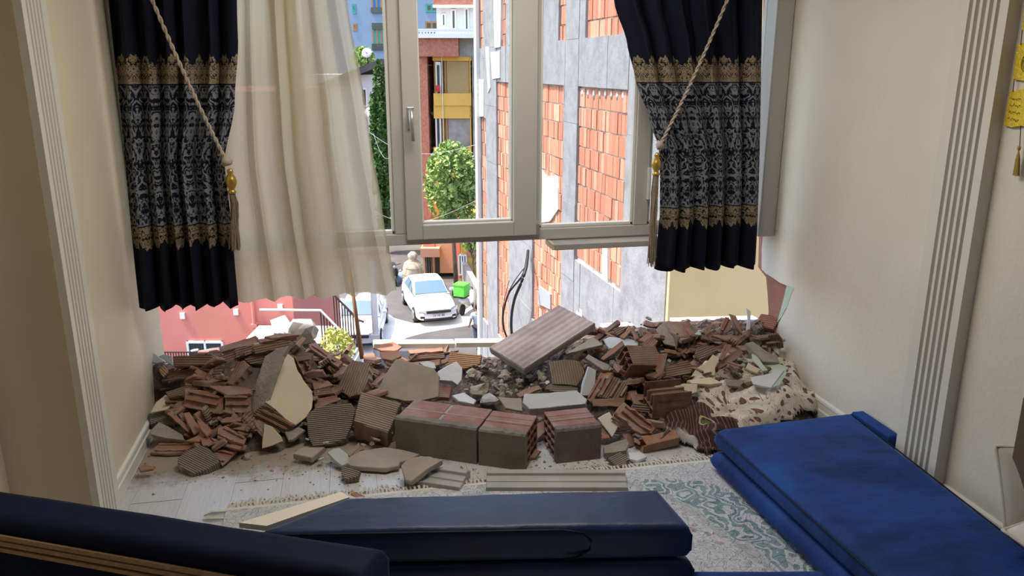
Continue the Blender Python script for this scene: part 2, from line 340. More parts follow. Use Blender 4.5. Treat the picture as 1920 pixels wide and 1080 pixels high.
# far blue apartment block
B = Bld('apartment_building', 'pale blue apartment block far behind with orange framed windows', 'building', 655, 835, 80)
B.solid(560, 905, -60, 12, BLUP)
for x0, y0, x1, y1, fr, gl in ((695, -30, 717, 24, ORF, BLB), (697, 43, 718, 94, ORF, TEAL), (798, 7, 821, 23, TEAL, DKG), (797, 40, 822, 56, ORF, DKG), (660, 8, 668, 26, TEAL, DKG), (662, 44, 670, 58, ORF, DKG), (697, 112, 718, 135, ORF, DKG), (740, 7, 765, 23, TEAL, DKG), (745, 42, 765, 56, ORF, DKG)):
    B.win(x0, y0, x1, y1, fr, gl, 2, .16)
for x0, x1, y0, y1 in ((695, 717, 14, 24), (697, 718, 43, 55), (697, 718, 82, 94)):
    f = B.part('window_band', bx(x0, y0, x1, y1, 79.8, .1), DKG)
# grey house on the left with dark roof
B = Bld('grey_house', 'low pale grey house with dark edged roof on the left of the lane', 'house', 600, 716, 52)
B.solid(560, 716, 140, 8, WHP)
e = bx(560, 118, 716, 146, 51.6, 9); 
m = MB(); m.prism([(e[0], e[4]-1.2), (e[1], e[4]+.75), (e[1], e[4]+1.15), (e[0], e[4]-.8)], 51.4, 61, M=Matrix(((1, 0, 0, -B.o.x), (0, 0, 1, -B.o.y), (0, 1, 0, -B.o.z), (0, 0, 0, 1)))); m.build('roof', ROOFG, parent=B.e)
B.win(676, 165, 690, 200, WTF, DKG, 1, .1)
for x, y, r, c in ((688, 100, 9, 'white satellite dish highest on the grey house roof'), (694, 212, 10, 'lower white satellite dish on the grey house wall')):
    p = Cp(x, y, 51.2); D_ = empty('satellite_dish', M=CM(p)); top(D_, c, 'satellite dish'); rr = r*51.2/FPX
    pr = [(0.001, 0)]+[(rr*k/6, .25*rr*(k/6)**2) for k in range(1, 7)]+[(rr*.98, .25*rr+.03), (0.001, .03)]
    d_ = MB().lathe(pr, 20); Rm = Matrix.Rotation(math.radians(70), 4, 'X'); d_.v = [Rm @ v for v in d_.v]; d_.build('dish', WTF, parent=D_, smooth=True)
    MB().tube([(0, 0, 0), (0, -rr*.9, .05)], .03, 6).tube([(0, 0, 0), (0, .3, -.7)], .04, 6).build('arm', METD, parent=D_)
# white house with the balcony (upper centre)
B = Bld('white_house', 'white upper house with railed balcony above the rust coloured building', 'house', 820, 890, 50)
B.solid(818, 960, 12, 8, WHP, zb=Cp(850, 66, 50).z)
B.part('roof', bx(812, -4, 965, 12, 49.4, 10), ROOFT)
B.part('roof_edge', bx(811, 9, 965, 14, 49.2, .3), WTF)
B.win(845, 17, 856, 56, WTF, DKG, 1, .1); B.win(870, 15, 880, 58, WTF, DKG, 1, .1); B.win(828, 25, 836, 50, WTF, DKG, 1, .08)
# rust and yellow building with balconies
B = Bld('balcony_building', 'rust red and yellow building with two stacked balconies behind the tree', 'building', 780, 900, 44)
def bp(n, x0, y0, x1, y1, dd, m, front=0): return B.part(n, bx(x0, y0, x1, y1, 44, dd, front), m)
bp('eave_wall', 785, 66, 861, 106, 8, BRR, .5); bp('grey_side_wall', 861, 66, 905, 106, 8, GRYC, .1); bp('grey_side_wall', 885, 106, 905, 600, 8, GRYC, .1)
bp('terrace_slab', 781, 64, 900, 72, 8, WTF, .7)
bp('rust_column', 782, 104, 811, 470, 8, BRR, .2); bp('back_wall', 811, 104, 884, 470, 8, YEL, -.5)
bp('lintel', 811, 104, 884, 114, 1.2, YEL, .05); bp('side_jamb', 880, 104, 886, 400, 1.2, YEL, .05)
bp('parapet', 813, 175, 884, 198, .25, YEL, .1); bp('parapet', 813, 198, 884, 222, .4, YEL, .05); bp('parapet', 813, 276, 884, 300, .25, YEL, .1); bp('parapet', 813, 300, 884, 330, .4, YEL, .05)
bp('blind', 837, 114, 880, 175, .06, BRNB, -.1); bp('blind', 840, 222, 882, 276, .06, GRYC, -.1)
bp('blind_frame', 833, 112, 837, 176, .1, ORF, -.05); bp('blind_frame', 836, 220, 840, 277, .1, ORF, -.05)
bp('lower_wall', 785, 330, 884, 470, 8, YEL, 0)
bp('corner_post', 828, 104, 834, 330, .2, WTF, .15)
for y0, y1 in ((116, 190), (214, 285)): 
    f = bp('balcony_door', 816, y0, 828, y1, .2, WTF, .0); bp('door_glass', 819, y0+6, 825, y1-8, .05, DKG, .03)
bp('hanging_cloth', 817, 160, 825, 172, .05, simple('red_cloth', (.5, .03, .03)), .2)
rail = MB()
a = Cp(783, 57, 43.4); b = Cp(886, 45, 43.4); zb = Cp(783, 71, 43.4).z
o_ = B.o
for k in range(19):
    t = k/18; x = a.x+(b.x-a.x)*t-o_.x
    rail.box(x-.03, x+.03, 43.37-44, 43.43-44, zb-o_.z, a.z-o_.z)
rail.box(a.x-o_.x, b.x-o_.x, 43.35-44, 43.45-44, a.z-o_.z, a.z+.08-o_.z).box(a.x-o_.x, b.x-o_.x, 43.36-44, 43.44-44, zb-o_.z+.3, zb+.36-o_.z)
rail.build('balcony_railing', WTF, parent=B.e)
# ground floor buildings at the end of the lane
B = Bld('peach_building', 'peach walled ground floor with dark doorways behind the white sedan', 'building', 795, 862, 39.6)
def bp(n, x0, y0, x1, y1, dd, m, front=0, parent=None): return B.part(n, bx(x0, y0, x1, y1, 39.6, dd, front), m, parent=parent)
bp('wall', 792, 440, 852, 512, 4, PEA); bp('wall_pier', 850, 430, 864, 522, 4.3, REDP, .3)
bp('shop_lintel', 790, 462, 826, 478, .5, mat('salmon', (.5, .26, .17), None), .5)
bp('doorway', 797, 479, 811, 512, .1, DKB, .02); bp('doorway', 815, 478, 825, 513, .1, DKB, .02)
for x in (800, 804, 808): bp('door_bar', x, 480, x+1.2, 512, .05, WPOST, .08)
bp('upper_brown_panel', 794, 455, 815, 463, .2, REDP, .1)
B = Bld('yellow_corner_house', 'yellow house base with white barred window beside the retaining wall', 'house', 862, 905, 38)
e = list(bx(862, 400, 915, 560, 38, 4)); e[4] = ZS; B.part('wall', e, YEL); e = list(bx(876, 462, 893, 480, 37.9, .1)); B.part('wall_patch', e, REDP)
f = B.win(859, 477, 876, 516, WTF, DKG, 3, .07)
# retaining wall
m = MB(); a = Cp(866, 520, 38); b = Cp(905, 565, 29); zt = ZS+1.2
q = [(a.x, 38), (a.x+.25, 38), (b.x+.6, 29), (b.x+.3, 29)]
m.prism(q[::-1], ZS, zt); rw = m.build('retaining_wall', GRYC, M=Matrix.Rotation(-YW, 4, 'Z')); top(rw, 'low grey concrete retaining wall beside the scooter', 'wall')
# red building on the left with slit windows, drainpipe and barred basement window
B = Bld('red_building', 'red rendered building across the lane seen under the left curtain', 'building', 200, 560, 22)
e = list(bx(120, 520, 556, 660, 22, 6)); e[4] = ZS; e[5] = 1.0; B.part('wall', e, REDP)
e = list(bx(110, 584, 262, 588, 21.9, .2)); B.part('ledge', e, PEA)
def bp(n, x0, y0, x1, y1, dd, m, front=0, parent=None): return B.part(n, bx(x0, y0, x1, y1, 22, dd, front), m, parent=parent)
for x, y in ((343, 586), (443, 579), (526, 570)): bp('vent_slot', x-5, y, x+5, y+11, .1, WTF, .06)
o_ = B.o
p0 = Cp(472, 560, 21.9); p1 = Cp(476, 660, 21.9)
MB().tube([(p0.x-o_.x, -.08, p0.z-o_.z), (p0.x-o_.x, -.08, ZS-o_.z)], .055, 8).box(p0.x-.09-o_.x, p0.x+.09-o_.x, -.15, .02, Cp(472, 606, 22).z-o_.z, Cp(472, 612, 22).z-o_.z).build('drainpipe', REDP, parent=B.e)
B.win(350, 639, 422, 672, WTF, DKG, 2, .06)
g = MB(); 
for x in range(300, 425, 5): 
    c = Cp(x, 661, 21.4); g.box(c.x-.012-o_.x, c.x+.012-o_.x, -.62, -.6, ZS-o_.z+.6, c.z-o_.z)
a = Cp(298, 661, 21.4); b = Cp(432, 655, 21.4); g.box(a.x-o_.x, b.x-o_.x, -.63, -.59, a.z-o_.z, a.z-o_.z+.03)
g.build('fence_bars', METD, parent=B.e)
# outside stair with railing, to the right of the red building
B = Bld('outdoor_stair', 'outdoor stair with dark metal handrail beside the red building', 'stairs', 600, 660, 20); o_ = B.o
p = [Cp(600, 579, 20), Cp(606, 575, 20), Cp(652, 627, 20), Cp(690, 652, 20)]
topz = Cp(601, 582, 20).z; botz = Cp(652, 634, 20).z; xa = Cp(601, 582, 20).x; xb = Cp(652, 634, 20).x
stp = MB(); n = 9
for k in range(n):
    x0 = xa+(xb-xa)*k/n; x1 = xa+(xb-xa)*(k+1)/n; z = topz-.95+(botz-topz)*(k+.5)/n
    stp.box(x0-o_.x, x1-o_.x+.02, 0, 1.6, ZS-o_.z, z-o_.z)
stp.box(xa-2.2-o_.x, xa-o_.x, 0, 1.6, ZS-o_.z, topz-.95-o_.z); stp.build('steps', CONC, parent=B.e)
for off, nm in ((0, 'railing'), (1.55, 'railing')):
    r = MB(); V = lambda x, z: (x-o_.x, off, z-o_.z)
    r.tube([V(xa-1.6, topz+.02), V(xa, topz), V(xb, botz), V(xb+.15, botz-.05)], .035, 6)
    rg = r.build(nm, METD if off else WPOST, parent=B.e)
    for k in range(10):
        t = k/9; x = xa+(xb-xa)*t; z = topz+(botz-topz)*t
        MB().tube([V(x, z), V(x, z-.95)], .02, 5).build('baluster', METD, parent=rg)
# shrub beside the stair
def foliage(cx, rx, n, size, seed, shape=None):
    rnd = random.Random(seed); m = MB()
    for k in range(n):
        while True:
            p = Vector([rnd.uniform(-1, 1) for _ in range(3)])
            if .35 < p.length < 1 and noise.noise(p*2.6+Vector((seed, 0, 0))) > -.12: break
        c = Vector((cx[0]+p.x*rx[0], cx[1]+p.y*rx[1], cx[2]+p.z*rx[2])); s = size*rnd.uniform(.6, 1.3)
        u = Vector([rnd.gauss(0, 1) for _ in range(3)]).normalized(); w = u.cross(Vector([rnd.gauss(0, 1) for _ in range(3)])).normalized()
        m.add([c-u*s, c+w*s*.45, c+u*s, c-w*s*.45], [(0, 1, 2, 3)])
    return m
LEAF = mat('leaf_green', (.14, .24, .05), (.40, .50, .16), nscale=3, bump=0, rough=.6)
LEAFD = mat('leaf_dark', (.025, .07, .012), (.07, .16, .03), nscale=3, bump=0, rough=.6)
LEAFY = mat('leaf_yellow', (.35, .38, .06), (.55, .52, .14), nscale=3, bump=0, rough=.6)
BARK = mat('bark', (.12, .09, .06), (.2, .16, .11), bump=.4)
def plant(name, label, cat, c, rx, n, size, seed, lm, trunk=None):
    e = top(empty(name, M=CM(Vector((c[0], c[1], ZS)))), label, cat)
    o = foliage((0, 0, c[2]-ZS), rx, n, size, seed).build('foliage', lm, parent=e); o['kind'] = 'stuff'
    h = c[2]-ZS
    t = MB().tube([(.1, 0, 0), (0, .1, h*.5), (0, 0, h)], [trunk or .1, (trunk or .1)*.8, .03], 7)
    for k in range(6):
        a = k*1.05; t.tube([(0, 0, h*(.5+.06*k)), (math.cos(a)*rx[0]*.6, math.sin(a)*rx[1]*.6, h*(.5+.06*k)+rx[2]*.4)], [.05, .012], 5)
    t.build('trunk', BARK, parent=e, smooth=True); return e
c = Cp(848, 345, 37); plant('tree', 'bushy green tree in front of the yellow balconies', 'tree', (c.x, 37, c.z), (1.30, 1.3, 2.0), 5200, .13, 3, LEAF, .12)
c = Cp(886, 440, 36); plant('tree', 'slim tree leaning over the retaining wall by the brick building corner', 'tree', (c.x, 36, c.z), (.55, .6, .9), 1200, .11, 5, LEAF, .07)
c = Cp(716, 290, 45); plant('ivy_column', 'tall dark ivy column on the left of the lane', 'ivy', (c.x, 45, c.z), (.62, .7, 5.2), 6000, .14, 8, LEAFD, .1)
c = Cp(680, 108, 60); plant('roof_shrub', 'light green shrub showing above the grey house roof', 'shrub', (c.x, 60, c.z), (.9, .6, .8), 900, .16, 9, LEAF, .06)
c = Cp(632, 640, 19.5); plant('yellow_shrub', 'yellow green shrub below the outdoor stair railing', 'shrub', (c.x, 19.5, c.z-.2), (.45, .5, .6), 1200, .06, 12, LEAFY, .04)
# cables over the lane
for (x0, y0, d0), (x1, y1, d1), lb in (((690, 246, 30), (905, 268, 17), 'thin overhead cable crossing the lane at tree top height'), ((700, 395, 30), (905, 370, 17), 'lower thin overhead cable crossing in front of the tree'), ((700, 250, 32), (737, 290, 30), 'thin cable slanting over the ivy')):
    a = Cp(x0, y0, d0); b = Cp(x1, y1, d1)
    o = MB().tube([c2w(a.lerp(b, t/12)-Vector((0, 0, .5*math.sin(math.pi*t/12)))) for t in range(13)], .007, 5).build('overhead_cable', STEEL, loc=c2w(a)); top(o, lb, 'cable')
# lamp post near the parked car
c = Cp(705, 640, 24); P_ = empty('street_post', M=CM(Vector((c.x, 24, ZS)))); top(P_, 'whitish metal post standing in front of the parked white car', 'post')
MB().tube([(0, 0, 0), (0, 0, 4.6)], .10, 10).build('pole', WPOST, parent=P_, smooth=True); MB().lathe([(.2, 0), (.2, .25), (.11, .3)], 12).build('base', WPOST, parent=P_); MB().box(-.13, .13, -.16, 0, 2.0, 2.25).build('box', WPOST, parent=P_)

# ------------------------------------------------------------------ cars
CARW = mat('car_white', (.74, .73, .72), None, rough=.25, bump=0, spec=.6); TYRE = mat('tyre', (.03, .03, .03), None, bump=0)
HUB = mat('hub_cap', (.4, .4, .4), None, bump=0, rough=.3, metal=.6); WSG = mat('windscreen', (.10, .17, .22), None, rough=.08, bump=0, spec=.9)
BLK = mat('black_plastic', (.03, .03, .03), None, bump=0, rough=.5); LAMP = mat('headlamp', (.28, .29, .30), None, bump=0, rough=.15, spec=.8)
def car(label, pos, rz, plate):
    e = top(empty('car', M=Matrix.Translation(c2w(pos)) @ Matrix.Rotation(-YW+rz, 4, 'Z')), label, 'car')
    # front of the car faces -Y; stations: y, half width, z bottom, z shoulder, z top
    S_ = [(-2.24, .60, .34, .50, .60), (-2.16, .78, .22, .55, .70), (-1.9, .86, .20, .66, .80), (-1.3, .89, .19, .76, .92), (-.75, .90, .19, .84, 1.00), (0, .90, .19, .88, 1.0), (1.0, .90, .19, .90, 1.02), (1.6, .89, .20, .90, 1.08), (2.1, .84, .26, .86, 1.06), (2.26, .74, .36, .74, .98)]
    rings = []
    for y, w, zb, zs, zt in S_:
        rings.append([Vector(p) for p in ((-w*.9, y, zb), (-w, y, zb+.10), (-w, y, (zb+zs)/2+.05), (-w*.985, y, zs), (-w*.86, y, zt-.015), (0, y, zt+.02), (w*.86, y, zt-.015), (w*.985, y, zs), (w, y, (zb+zs)/2+.05), (w, y, zb+.10), (w*.9, y, zb))])
    b = MB().loft(rings).build('body', CARW, parent=e, smooth=True); sb = b.modifiers.new('s', 'SUBSURF'); sb.levels = 1; sb.render_levels = 2
    C_ = [(-.80, .74, .98, .99), (-.05, .66, .98, 1.40), (.35, .62, .98, 1.47), (.9, .61, .98, 1.46), (1.35, .64, .98, 1.34), (1.95, .72, .98, 1.06)]
    rings = [[Vector(p) for p in ((-.80, y, z0), (-w-.01, y, z1-.02), (-w*.8, y, z1+.012), (0, y, z1+.03), (w*.8, y, z1+.012), (w+.01, y, z1-.02), (.80, y, z0))] for y, w, z0, z1 in C_]
    MB().loft(rings).build('cabin', CARW, parent=e, smooth=True)
    MB().loft([[Vector((x, -.80+.03*abs(x), 1.05)), Vector((x*.87, -.14, 1.44-.03*abs(x))), Vector((x*.87, -.10, 1.40-.03*abs(x))), Vector((x, -.76, 1.01))] for x in (-.70, -.35, 0, .35, .70)]).build('windscreen', WSG, parent=e)
    for s in (-1, 1):
        for y0, y1, y2, y3 in ((-.55, .28, .28, .02), (.34, 1.30, .98, .34)):
            q = [(s*.822, y0, 1.03), (s*.822, y1, 1.03), (s*.675, y2, 1.38), (s*.69, y3, 1.36)]
            MB().add(q, [(0, 1, 2, 3) if s < 0 else (3, 2, 1, 0)]).add([(s*.80, y0, 1.03), (s*.80, y1, 1.03), (s*.65, y2, 1.37), (s*.665, y3, 1.35)], [(0, 1, 2, 3) if s > 0 else (3, 2, 1, 0)]).build('side_window', WSG, parent=e)
        MB().box(s*.97-.10, s*.97+.10, -.55, -.42, 1.0, 1.14).build('mirror', CARW, parent=e, bevel=.04)
        MB().add([(s*.50, -2.26, .61), (s*.80, -2.0, .66), (s*.82, -1.88, .755), (s*.55, -2.15, .72)], [(0, 1, 2, 3) if s > 0 else (3, 2, 1, 0)]).add([(s*.50, -2.30, .60), (s*.84, -2.06, .64), (s*.88, -1.90, .76), (s*.52, -2.20, .735)], [(0, 1, 2, 3) if s > 0 else (3, 2, 1, 0)]).build('headlight', LAMP, parent=e)
        MB().box(s*.66-.10, s*.66+.10, -2.215, -2.1, .36, .46).build('fog_lamp', BLK, parent=e, bevel=.02)
        for y in (-1.35, 1.35):
            w = MB().lathe([(.30, -.1), (.325, -.08), (.325, .08), (.30, .1)], 20); w.v = [Matrix.Rotation(math.pi/2, 4, 'Y') @ v+Vector((s*.82, y, .325)) for v in w.v]; wo = w.build('wheel', TYRE, parent=e, smooth=False)
            h = MB().lathe([(.21, 0), (.2, .02), (.05, .03)], 14); h.v = [Matrix.Rotation(s*math.pi/2, 4, 'Y') @ v+Vector((s*.92, y, .325)) for v in h.v]; h.build('hub_cap', HUB, parent=wo)
    MB().box(-.52, .52, -2.30, -2.15, .575, .69).build('grille', BLK, parent=e, bevel=.03); MB().box(-.07, .07, -2.285, -2.2, .595, .69).build('badge', HUB, parent=e, bevel=.02)
    MB().box(-.62, .62, -2.235, -2.1, .27, .35).build('lower_grille', BLK, parent=e, bevel=.02)
    p = MB().box(-.26, .26, -2.285, -2.25, .43, .54).build('number_plate', WTF, parent=e)
    cu = bpy.data.curves.new('plate_text', 'FONT'); cu.body = plate; cu.size = .13; cu.align_x = 'CENTER'; cu.extrude = .002; cu.materials.append(BLK)
    t0 = bpy.data.objects.new('plate_text', cu); COL.objects.link(t0); bpy.context.view_layer.update()
    tm = bpy.data.meshes.new_from_object(t0); bpy.data.objects.remove(t0); t = bpy.data.objects.new('plate_text', tm); COL.objects.link(t); t.parent = p; t.location = (0, -2.292, .442); t.rotation_euler = (math.pi/2, 0, 0)
    return e
c = Cp(803, 563, 34.2); car('white sedan facing the camera in the lane', Vector((c.x+.05, 33.7, ZS)), math.radians(17), '34 VR 80')
c = Cp(655, 590, 29); car('parked white car half hidden behind the stair railing', Vector((c.x+.15, 30.6, ZS)), math.radians(4), '34 HT 12')

# things at the end of the lane
def thing(name, label, cat, px, py, d, z=ZS, rz=0):
    c = Cp(px, py, d); return top(empty(name, M=Matrix.Translation(c2w(Vector((c.x, d, z)))) @ Matrix.Rotation(-YW+rz, 4, 'Z')), label, cat)
def blob(r, seed, amp=.25, n=2, sq=(1, 1, 1)):
    import bmesh
    bm = bmesh.new(); bmesh.ops.create_icosphere(bm, subdivisions=n, radius=1)
    m = MB(); vs = []
    for v in bm.verts:
        p = v.co.copy(); k = 1+amp*noise.noise(p*1.7+Vector((seed*3.1, 0, 0)))*2
        vs.append(Vector((p.x*r*sq[0]*k, p.y*r*sq[1]*k, p.z*r*sq[2]*k)))
    m.add(vs, [tuple(v.index for v in f.verts) for f in bm.faces]); bm.free(); return m
SACK = mat('sack_cloth', (.36, .30, .22), (.52, .45, .35), nscale=3, ribs=2.5, ribcol=(.25, .2, .14), bump=.6); 
e = thing('wrapped_bundle', 'large beige wrapped bundle standing at the end of the lane', 'bundle', 774, 490, 38)
rg = [[Vector((r*(1+.08*math.sin(3*a+z*4))*math.cos(a), r*math.sin(a), z)) for a in [2*math.pi*k/20 for k in range(20)]] for r, z in ((.42, 0), (.50, .15), (.52, .5), (.47, .9), (.40, 1.15), (.18, 1.3), (.22, 1.4), (.25, 1.55), (.1, 1.7))]
MB().loft(rg).build('wrapping', SACK, parent=e, smooth=True)
for z in (.3, .65, .98): MB().tube([(.53*math.cos(a)*(1 if z < .9 else .88), .53*math.sin(a)*(1 if z < .9 else .88), z+.05*math.sin(a)) for a in [2*math.pi*k/20 for k in range(21)]], .015, 5).build('rope', FRNG, parent=e)
for k, (x, y, d, r, mt, lb) in enumerate(((750, 490, 38.5, .33, BLUP, 'blue grey rubbish bag by the wrapped bundle'), (779, 508, 36.6, .28, mat('pink_bag', (.5, .3, .3), (.4, .35, .3)), 'small pinkish rubbish bag before the wrapped bundle'), (800, 508, 37, .3, STND, 'dark rubbish bag beside the doorway'), (856, 522, 36, .26, BLK, 'black rubbish bag by the retaining wall'), (808, 505, 37.4, .25, mat('olive_bag', (.25, .3, .1), (.3, .25, .15)), 'olive rubbish bag before the doorway'))):
    e = thing('rubbish_bag', lb, 'rubbish bag', x, y, d); b = blob(r, k, .3, 2, (1, .9, .9)); b.v = [v+Vector((0, 0, r*.85)) for v in b.v]; b.build('bag', mt, parent=e, smooth=True)
    MB().lathe([(.03, 0), (.07, .07), (.02, .12)], 8, (0, 0, r*1.68)).build('knot', mt, parent=e)
def scooter(e, body, boxm, s=1.0, standing=True):
    """scooter facing -Y: wheels, body shell, seat, fork and bars, optional delivery box"""
    for y in (-.62, .62):
        w = MB().lathe([(.18, -.05), (.25, -.03), (.25, .03), (.18, .05)], 16); w.v = [Matrix.Rotation(math.pi/2, 4, 'Y') @ v+Vector((0, y, .25)) for v in w.v]; w.build('wheel', TYRE, parent=e)
    MB().loft([[Vector((w_*math.cos(a), y, zc+h*math.sin(a))) for a in [2*math.pi*k/10 for k in range(10)]] for y, w_, zc, h in ((-.42, .17, .62, .30), (-.34, .20, .60, .30), (-.22, .14, .36, .10), (.1, .15, .36, .10), (.25, .20, .55, .22), (.7, .17, .68, .14), (.85, .06, .70, .06))]).build('body', body, parent=e, smooth=True)
    MB().loft([[Vector((w_*math.cos(a), y, zc+h*math.sin(a))) for a in [2*math.pi*k/10 for k in range(10)]] for y, w_, zc, h in ((.12, .1, .80, .04), (.2, .17, .80, .06), (.7, .16, .84, .06), (.78, .08, .84, .03))]).build('seat', BLK, parent=e, smooth=True)
    MB().tube([(0, -.62, .25), (0, -.50, .75), (0, -.44, 1.02)], .03, 7).tube([(-.33, -.40, 1.05), (0, -.44, 1.0), (.33, -.40, 1.05)], .02, 7).build('handlebar', METD, parent=e)
    MB().lathe([(.09, 0), (.08, .05), (.02, .07)], 10, (0, 0, 0)).build('headlight', LAMP, parent=e).matrix_basis = Matrix.Translation((0, -.5, .92)) @ Matrix.Rotation(math.pi/2, 4, 'X')
    if boxm:
        b = MB().box(-.27, .27, .42, .95, .92, 1.42).build('delivery_box', boxm, parent=e, bevel=.03); MB().box(-.29, .29, .40, .97, 1.40, 1.47).build('lid', boxm, parent=b, bevel=.02)
GRN = mat('green_box', (.10, .50, .05), (.13, .56, .07), bump=0, rough=.4)
e = thing('scooter', 'white scooter with green delivery box by the retaining wall', 'scooter', 878, 545, 33.6, rz=math.radians(158)); scooter(e, CARW, GRN)
e = thing('motorbike', 'black motorbike parked at the far left end of the lane', 'motorbike', 737, 482, 38.5, rz=math.radians(15)); scooter(e, BLK, None)

# person walking
def skin_body(name, verts, edges, radii, m, parent, M=None, sub=2):
    me = bpy.data.meshes.new(name); me.from_pydata(verts, edges, []); o = bpy.data.objects.new(name, me); COL.objects.link(o); o.parent = parent
    sk = o.modifiers.new('skin', 'SKIN'); sk.use_smooth_shade = True
    for i, r in enumerate(radii): me.skin_vertices[0].data[i].radius = (r, r) if not isinstance(r, tuple) else r
    me.skin_vertices[0].data[0].use_root = True; sb = o.modifiers.new('s', 'SUBSURF'); sb.levels = sb.render_levels = sub
    me.materials.append(m); return o
SKIN = mat('skin', (.42, .23, .15), None, bump=0, rough=.6); SHIRT = mat('pale_shirt', (.55, .60, .68), (.62, .66, .72), nscale=6, bump=.1); TROU = mat('dark_trousers', (.06, .07, .10), None, bump=.1); HAIR = mat('dark_hair', (.015, .012, .01), None, bump=.3)
e = thing('person', 'person in pale blue shirt walking beside the brick building corner', 'person', 895, 640, 28.8, rz=math.radians(205))
bv = [(0, 0, .95), (0, 0, 1.15), (0, 0, 1.36), (0, 0, 1.47), (0, -.015, 1.53), (0, -.02, 1.60), (0, -.01, 1.68), (-.19, 0, 1.40), (-.25, .03, 1.15), (-.24, -.10, .92), (-.24, -.15, .84), (.19, 0, 1.40), (.25, -.02, 1.15), (.24, -.16, .95), (.24, -.22, .88), (-.09, 0, .88), (-.10, -.08, .48), (-.10, .02, .10), (-.10, -.13, .04), (.09, 0, .88), (.10, .10, .50), (.10, .28, .14), (.10, .18, .04)]
be = [(0, 1), (1, 2), (2, 3), (3, 4), (4, 5), (5, 6), (2, 7), (7, 8), (8, 9), (9, 10), (2, 11), (11, 12), (12, 13), (13, 14), (0, 15), (15, 16), (16, 17), (17, 18), (0, 19), (19, 20), (20, 21), (21, 22)]
br = [(.15, .11), (.14, .10), (.16, .10), (.06, .06), (.055, .06), (.08, .095), (.075, .085), .06, .048, .034, .026, .06, .048, .034, .026, .085, .06, .04, .04, .085, .06, .04, .04]
skin_body('body', bv, be, br, SKIN, e)
cv = [(0, 0, .93), (0, 0, 1.15), (0, 0, 1.36), (0, 0, 1.44), (-.19, 0, 1.40), (-.24, .02, 1.22), (.19, 0, 1.40), (.24, -.01, 1.22)]
skin_body('shirt', cv, [(0, 1), (1, 2), (2, 3), (2, 4), (4, 5), (2, 6), (6, 7)], [(.18, .14), (.165, .125), (.18, .125), (.08, .08), .08, .07, .08, .07], SHIRT, e)
tv = [(0, 0, .96), (-.09, 0, .88), (-.10, -.08, .48), (-.10, .02, .12), (.09, 0, .88), (.10, .10, .50), (.10, .28, .17)]
skin_body('trousers', tv, [(0, 1), (1, 2), (2, 3), (0, 4), (4, 5), (5, 6)], [(.16, .13), .10, .08, .065, .10, .08, .065], TROU, e)
hb = blob(1, 2, .08, 2, (.093, .108, .10)); hb.v = [v+Vector((0, .02, 1.685)) for v in hb.v if True]; hb.build('hair', HAIR, parent=e, smooth=True)
nb = MB().loft([[Vector((x*.012, -.11-y, 1.62+z)) for x, y, z in ((-1, 0, 0), (1, 0, 0), (0, d, .005))] for d in (.02,)]+[[Vector((0, -.10, 1.66))]*3]); nb.build('nose', SKIN, parent=e)
for s in (-1, 1):
    b = blob(.03, 5, .05, 1, (.4, .6, 1)); b.v = [v+Vector((s*.088, 0, 1.63)) for v in b.v]; b.build('ear', SKIN, parent=e, smooth=True)
    for f in range(5):
        x = s*.24+(f-2)*.014; y = -.15 if s < 0 else -.22; z = .84 if s < 0 else .88
        MB().tube([(x, y, z), (x, y-.02, z-.04), (x, y-.015, z-.07+abs(f-2)*.008)], [.010, .009, .006], 5).build('finger', SKIN, parent=e)

# ------------------------------------------------------------------ neighbouring brick building
fo = Vector((1.595, 7.79, 0)); fe = Vector((-.2453, .9694, 0)); fn = Vector((-.9694, -.2453, 0))
fow, few, fnw = c2w(fo), c2w(fe), c2w(fn)
def Fp(px, py):
    p = hit(px, py, fnw, fow.dot(fnw)); return ((p-fow).dot(few), p.z)
UF = Fp(904, 300)[0]
MF = Matrix(((few.x, 0, -fnw.x, fow.x), (few.y, 0, -fnw.y, fow.y), (0, 1, 0, 0), (0, 0, 0, 1)))   # local (u, z, depth into the building)
nb_ = top(empty('brick_building', M=Matrix.Translation(fow+Vector((0, 0, ZS)))), 'unfinished neighbouring building with bare red bricks and grey insulation panels', 'building')
Minv = (Matrix.Translation(fow+Vector((0, 0, ZS)))).inverted()
MFl = Minv @ MF
BR = [mat('clay_brick_%s' % n, a, b, nscale=8, bump=.5, ribs=9, ribdir='X', ribcol=c) for n, a, b, c in (('orange', (.56, .24, .145), (.60, .28, .18), (.50, .20, .12)), ('red', (.50, .195, .12), (.54, .23, .145), (.44, .16, .10)), ('pale', (.62, .33, .215), (.65, .38, .26), (.55, .28, .18)))]
JNT = mat('pale_joint', (.42, .30, .23), (.62, .57, .50), nscale=7, bump=.6, bscale=15)
INS = mat('grey_insulation', (.21, .207, .21), (.27, .267, .27), nscale=5, bump=.5, bscale=30, dust=(.33, .335, .34))
WPT = mat('white_patch', (.60, .60, .57), (.66, .65, .62), bump=.3)
YLW = mat('pale_yellow_render', (.90, .60, .27), (.93, .65, .31), nscale=1.5, bump=.2, bscale=8)
MB().box(0.0, UF, ZS, 8, .016, 7, M=MFl).build('wall', JNT, parent=nb_)
